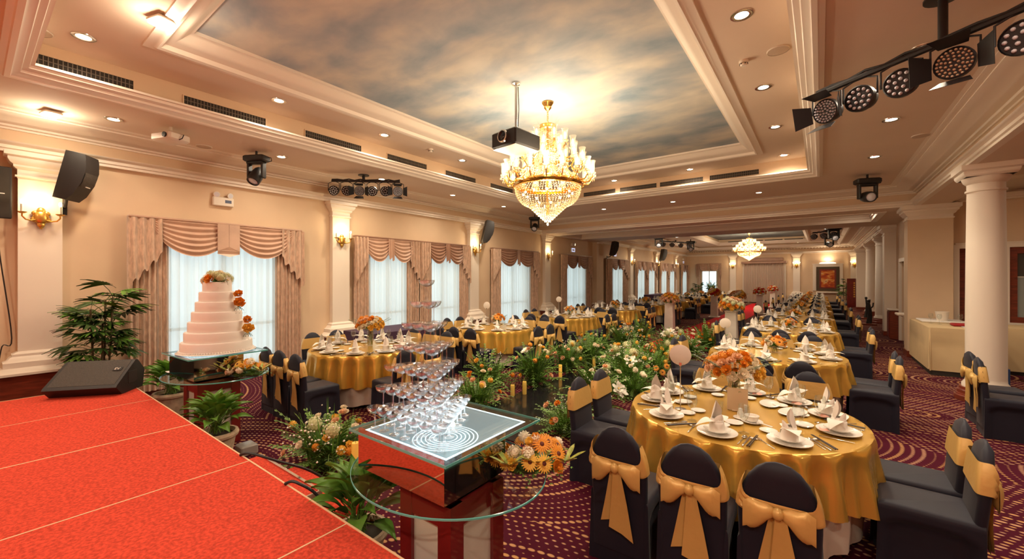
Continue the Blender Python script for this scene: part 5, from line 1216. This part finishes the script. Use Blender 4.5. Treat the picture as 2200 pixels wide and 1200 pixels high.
def palm(lb, x, y, h, n_, sd, s=1.0):
    t = thing('potted_palm', lb, 'plant', (x, y, 0), 0, 'potted palms'); pot(t, .20*s, .36*s); r = random.Random(sd)
    stems = []
    for k in range(5):
        a = k*1.3; p0 = (.06*cos(a), .06*sin(a), .3*s); p1 = (.12*cos(a)*s, .12*sin(a)*s, h*r.uniform(.6,.82)); stems.append((p0, p1)); MB().tube([p0, ((p0[0]+p1[0])/2*1.1, (p0[1]+p1[1])/2*1.1, (p0[2]+p1[2])/2), p1], .012*s, 6).build('cane', stemM, t)
    vs = []
    for q in range(3):
        b = MB(); rr = random.Random(q+sd)
        b.tube([(0,0,0),(.10,0,.05),(.22,0,.06)], .004, 4)
        for k in range(8):
            a = -1.35+2.7*k/7+rr.uniform(-.08,.08); ln = .27*rr.uniform(.8,1.1)*(1-.12*abs(a))
            def f(u, v, a=a, ln=ln): wv = .025*sin(pi*min(1,.08+v*.9))**.6; d = ln*v; x_ = (u-.5)*2*wv; return (.22+d*cos(a)-x_*sin(a), d*sin(a)+x_*cos(a), .06-.09*v*v+.006*(2*u-1)**2)
            b.grid(f, 2, 4)
        vs.append(b.mesh('frond', leafM if q == 0 else leafDkM, True, 80))
    for i in range(n_):
        p0, p1 = stems[i % 5]; f = .30+.70*((i//5)+r.random())/(n_/5); az = i*2.4+r.uniform(-.3,.3); pz = p0[2]+(p1[2]-p0[2])*min(1, f)
        link('frond', vs[i % 3], t, (p0[0]+(p1[0]-p0[0])*f, p0[1]+(p1[1]-p0[1])*f, pz), (r.uniform(-.3,.3), -.75*f+.25+r.uniform(-.2,.2), az), s*r.uniform(.75,1.05))
    return t
palm('tall potted lady palm between the stage monitor and the wide curtain', -7.9, 1.12, 2.0, 90, 1)
palm('dark leafy palm in the far corner beside the painting', 1.25, 33.6, 1.9, 30, 2, 1.1)
palm('bushy palm in the far corner beside the valanced window', -7.5, 33.5, 1.7, 30, 3, 1.2)

# ------------------------------------------------------------ stage monitor
t = thing('stage_monitor', 'black wedge stage monitor speaker on the red stage corner', 'speaker', (-6.49, .53, .58), math.atan2(.78, .62))
L_ = .64; prof = [(.0,0),(-.10,.095),(-.085,.115),(.235,.335),(.275,.325),(.40,.19),(.36,0)]
MB().loft([[(x_, d, zz) for d, zz in prof] for x_ in (0, .015, L_-.015, L_)], True, True).build('cabinet', blackPlM, t, True, 30)
g = MB(); g.loft([[(x_, d, zz) for d, zz in ((-.073,.126),(.222,.330),(.226,.325),(-.069,.121))] for x_ in (.03, L_-.03)], True, True); g.build('grille', grilleM, t, smooth=False)
def on_face(u, v): return (u, -.073+.295*v-.0045, .126+.204*v+.0065)
bd = MB(); bd.add([on_face(.50,.55), on_face(.58,.55), on_face(.58,.70), on_face(.50,.70)], [(0,1,2,3)]); bd.build('badge', blackM, t, smooth=False)
cu = bpy.data.curves.new('badge_letters', 'FONT'); cu.body = 'EV'; cu.size = .045; cu.extrude = .001
tmp = bpy.data.objects.new('tmp', cu); lm_ = bpy.data.meshes.new_from_object(tmp); bpy.data.objects.remove(tmp); lm_.materials.clear(); lm_.materials.append(whitePlM)
p_ = on_face(.512,.575); link('badge_letters', lm_, t, (p_[0], p_[1], p_[2]+.002), (math.atan2(.204,.295), 0, 0))
b = MB(); b.cbox(L_-.002,.10,.09,L_+.004,.25,.22,.001); b.build('handle_recess', darkM, t, smooth=False)
# cable over the stage edge
tag(MB().tube(spl([(-3.30,1.175,.588),(-3.24,1.22,.60),(-3.15,1.36,.52),(-3.12,1.6,.36),(-3.2,1.95,.012)]), .009, 8).build('black_cable', blackM), 'thick black cable looping over the steps at the stage edge', 'cable')
tag(MB().tube(spl([(-2.62,1.175,.588),(-2.57,1.22,.595),(-2.47,1.32,.47),(-2.42,1.3,.2),(-2.3,1.28,.012)]), .009, 8).build('black_cable', blackM), 'black cable dropping from the stage beside the dark peace lily', 'cable')

# ------------------------------------------------------------ buffet side
def cloth_box(lb, x0, y0, x1, y1, h, hem, m, cat='table', nm='buffet_table'):
    t = thing(nm, lb, cat, ((x0+x1)/2, (y0+y1)/2, 0)); a, b_ = (x1-x0)/2, (y1-y0)/2
    MB().box(-a+.03,-b_+.03,0,a-.03,b_-.03,h-.02).build('table_frame', darkM, t, smooth=False)
    b = MB(); n_ = 40; rings = []
    for v in (0,.03,.12,.3,.5,.75,1):
        ring = []
        per = rrect(-a,-b_,a,b_,.03,0,8)
        N_ = len(per)
        for j, (px, py, _) in enumerate(per):
            ring.append((px*(1+.02*v*sin(j*1.9)), py*(1+.02*v*sin(j*2.3+1)), h-(h-hem)*v+.015*v*sin(j*.7)))
        rings.append(ring)
    # denser sides
    b.loft(rings, True, False); b.build('tablecloth', m, t, True, 60)
    return t
cloth_box('long buffet table under beige cloth in front of the square pier', 1.64, 11.0, 2.55, 13.1, .90, .10, beigeClothM)
cloth_box('beige covered buffet table behind the round column', 2.75, 11.9, 5.2, 12.9, .88, .08, beigeClothM)
cloth_box('low side table under purple cloth by the paired window', -8.0, 4.75, -7.0, 6.6, .74, .05, purpleM, 'table', 'side_table')
cloth_box('purple covered sideboard under the paired windows past the beams', -8.2, 23.6, -7.6, 26.0, .85, .05, purpleM, 'table', 'side_table')
zb = .902
tag(MB().cbox(1.72, 12.2, zb, 2.4, 12.95, zb+.035, .01).build('folded_linen', napM), 'stack of folded white linen at the pier end of the buffet', 'linen')
t = thing('ice_bucket', 'pale ribbed bucket standing on the buffet linen', 'bucket', (2.05, 12.4, zb+.035)); MB().lathe([(.001,0),(.085,0),(.105,.17),(.11,.19),(.10,.19),(.08,.01),(.001,.01)], 18).build('body', whitePlM, t)
for i, (x, y) in enumerate(((1.82,12.0),(1.92,11.85),(2.25,12.05),(2.38,11.95))): tag(link('wine_glass', WINE, None, (x, y, zb)), 'wine glass on the buffet table, %s from the aisle' % ordn[i], 'glass', 'buffet wine glasses')
tag(MB().cbox(2.05, 11.5, zb, 2.5, 11.8, zb+.05, .02).build('folded_red_cloth', redClM), 'folded dark red cloth on the buffet table', 'cloth'); tag(MB().cbox(2.15, 11.3, zb, 2.45, 11.46, zb+.012, .003).build('menu_card', paperM), 'white card in front of the red cloth on the buffet', 'card')
def carton(lb, x0, y0, x1, y1, h):
    t = thing('carton', lb, 'box', ((x0+x1)/2, (y0+y1)/2, 0)); a, b_ = (x1-x0)/2, (y1-y0)/2; MB().cbox(-a,-b_,0,a,b_,h,.004).build('box', blueM, t); return t, a, b_
t, a, b_ = carton('small blue carton beside the buffet cloth at the column', 2.28, 10.35, 2.50, 10.65, .33); MB().box(-a*.4,-b_-.001,.1,a*.3,-b_-.0002,.25).build('print_panel', whitePanelM, t, smooth=False)
t, a, b_ = carton('blue carton with yellow print under the buffet behind the column', 2.95, 11.0, 3.6, 11.4, .30); MB().box(-.04,-b_-.001,.06,.14,-b_-.0002,.17).build('print_panel', yellowM, t, smooth=False)
for k in range(3): MB().lathe([(.025,0),(.032,0)], 12, (0,0,0)).build('print_ring', whitePanelM, t, smooth=False).matrix_local = Matrix.Translation((-.2+.13*k, -b_-.001, .25)) @ Matrix.Rotation(pi/2, 4, 'X')
t = thing('cabinet', 'low dark wood cabinet against the side wall past the pier', 'cabinet', (1.75, 16.9, 0)); MB().cbox(-.1,-.25,0,.1,.25,.86,.01).build('body', woodM, t); MB().cbox(-.13,-.28,.86,.13,.28,.90,.008).build('worktop', trimM, t)
for y_ in (-.24, .01): MB().cbox(-.112,y_,.06,-.10,y_+.23,.82,.004).build('door', woodRedM, t)
t = thing('wall_shelf', 'small white marble shelf fixed beside the buffet', 'shelf', (1.86, 14.7, .86)); MB().cbox(-.28,-.25,0,.04,.25,.06,.015).build('shelf_board', trimM, t); MB().loft([[(.04,-.2,-.16),(.04,.2,-.16),(-.02,.2,-.16),(-.02,-.2,-.16)],[(.04,-.2,0),(.04,.2,0),(-.2,.2,0),(-.2,-.2,0)]], True, True).build('bracket', trimM, t, smooth=False)
# dark metal flower stands between the far columns
for i, (x, y) in enumerate(((1.5, 21.2), (1.62, 24.2))):
    t = thing('bottle_stand', 'dark figure stand beside the far column, %s from the beams' % ordn[i], 'stand', (x, y, 0), .4)
    MB().lathe([(.001,0),(.26,0),(.26,.05),(.20,.06),(.001,.06)], 20).build('base', woodM, t); MB().tube([(0,0,.06),(.06,.03,.35),(.02,-.04,.62),(.0,0,.88)], [.09,.075,.05,.03], 8).build('body', blackM, t); MB().tube([(.02,0,.6),(.16,.05,.72),(.18,.06,.86)], .025, 6).build('arm', blackM, t); MB().ball((0,0,.93), .055, 8, 6).build('head', blackM, t)

# ------------------------------------------------------------ far wall: painting in a niche, screen, mirror
t = thing('painting_niche', 'white moulded niche frame with a lit top around the painting', 'niche', (.37, YE, 0))
b = MB()
for q in ((-.80,-.06,.95,-.62,0,2.72),(.62,-.06,.95,.80,0,2.72),(-.62,-.06,2.56,.62,0,2.72),(-.84,-.09,2.72,.84,0,2.78)): b.box(*q)
b.build('frame', trimM, t, smooth=False); MB().lathe([(.001,0),(.45,0),(.42,.05),(.30,.09),(.001,.11)], 24, (0,-.05,2.78), False, False, 1, .3).build('top_light', mat('niche_light_cover', (.9,.85,.75), .5, emit=(1,.9,.72), estr=1.2), t)
MB().cbox(-.62,-.30,.80,.62,0,.90,.02).build('shelf', trimM, t)
lamp('niche_glow', 'AREA', (.37, YE-.25, 2.9), 10, WARM, .3, (pi, 0, 0))
t = thing('framed_painting', 'red and gold painting in a dark frame on the far wall', 'painting', (.37, YE-.05, 1.76))
b = MB()
for q in ((-.60,-.05,-.80,-.44,0,.80),(.44,-.05,-.80,.60,0,.80),(-.44,-.05,.64,.44,0,.80),(-.44,-.05,-.80,.44,0,-.64)): b.box(*q)
b.build('frame', mat('dark_bronze_frame', (.10,.07,.045), .4, metal=.4), t, smooth=False)
b = MB()
for q in ((-.44,-.055,-.64,-.36,0,.64),(.36,-.055,-.64,.44,0,.64),(-.36,-.055,.56,.36,0,.64),(-.36,-.055,-.64,.36,0,-.56)): b.box(*q)
b.build('inner_frame', woodRedM, t, smooth=False)
paint = ramp_mat('abstract_red_gold', [(.30,(.25,.02,.008)),(.45,(.55,.09,.015)),(.55,(.75,.30,.06)),(.62,(.80,.55,.25)),(.72,(.35,.05,.01))], (1.2, 1, 3.2), 1.6, 5, .8)
MB().box(-.36,-.03,-.56,.36,-.01,.56).build('canvas', paint, t, smooth=False)
t = thing('wooden_screen', 'dark red wooden folding screen beside the far palm', 'screen', (1.72, 33.2, 0), .2)
for k in range(2): MB().cbox(-.42+.42*k,-.02,0,-.01+.42*k,.02,1.78,.006).build('screen_panel', woodRedM, t)
for k in range(2):
    for j in range(7): MB().box(-.10+.24*k,-.024,.62+.14*j,-.02+.24*k,-.021,.70+.14*j).build('gilt_inlay', brassM, t, smooth=False)
w3 = struct(MB().box(-7.5, YE+.02, .6, -7.42, YE+.10, 2.32).build('window_13', frameM, smooth=False)); MB().box(-6.43, YE+.02, .6, -6.35, YE+.10, 2.32).build('side_frame', frameM, w3, smooth=False); MB().box(-6.95, YE+.02, .6, -6.90, YE+.10, 2.32).build('mullion', frameM, w3, smooth=False); MB().box(-7.42, YE+.05, .6, -6.43, YE+.06, 2.32).build('pane', paneM, w3, smooth=False)
clump('large arrangement of white and amber flowers before the far valanced window', -6.5, 33.2, ('rc','pa','li','ro'), 12, 1.3, .7, 5, .75)
tag(MB().cbox(-7.1, 32.9, 0, -5.9, 33.5, .75, .02).build('console_table', woodM), 'dark console table under the far window flowers', 'table')
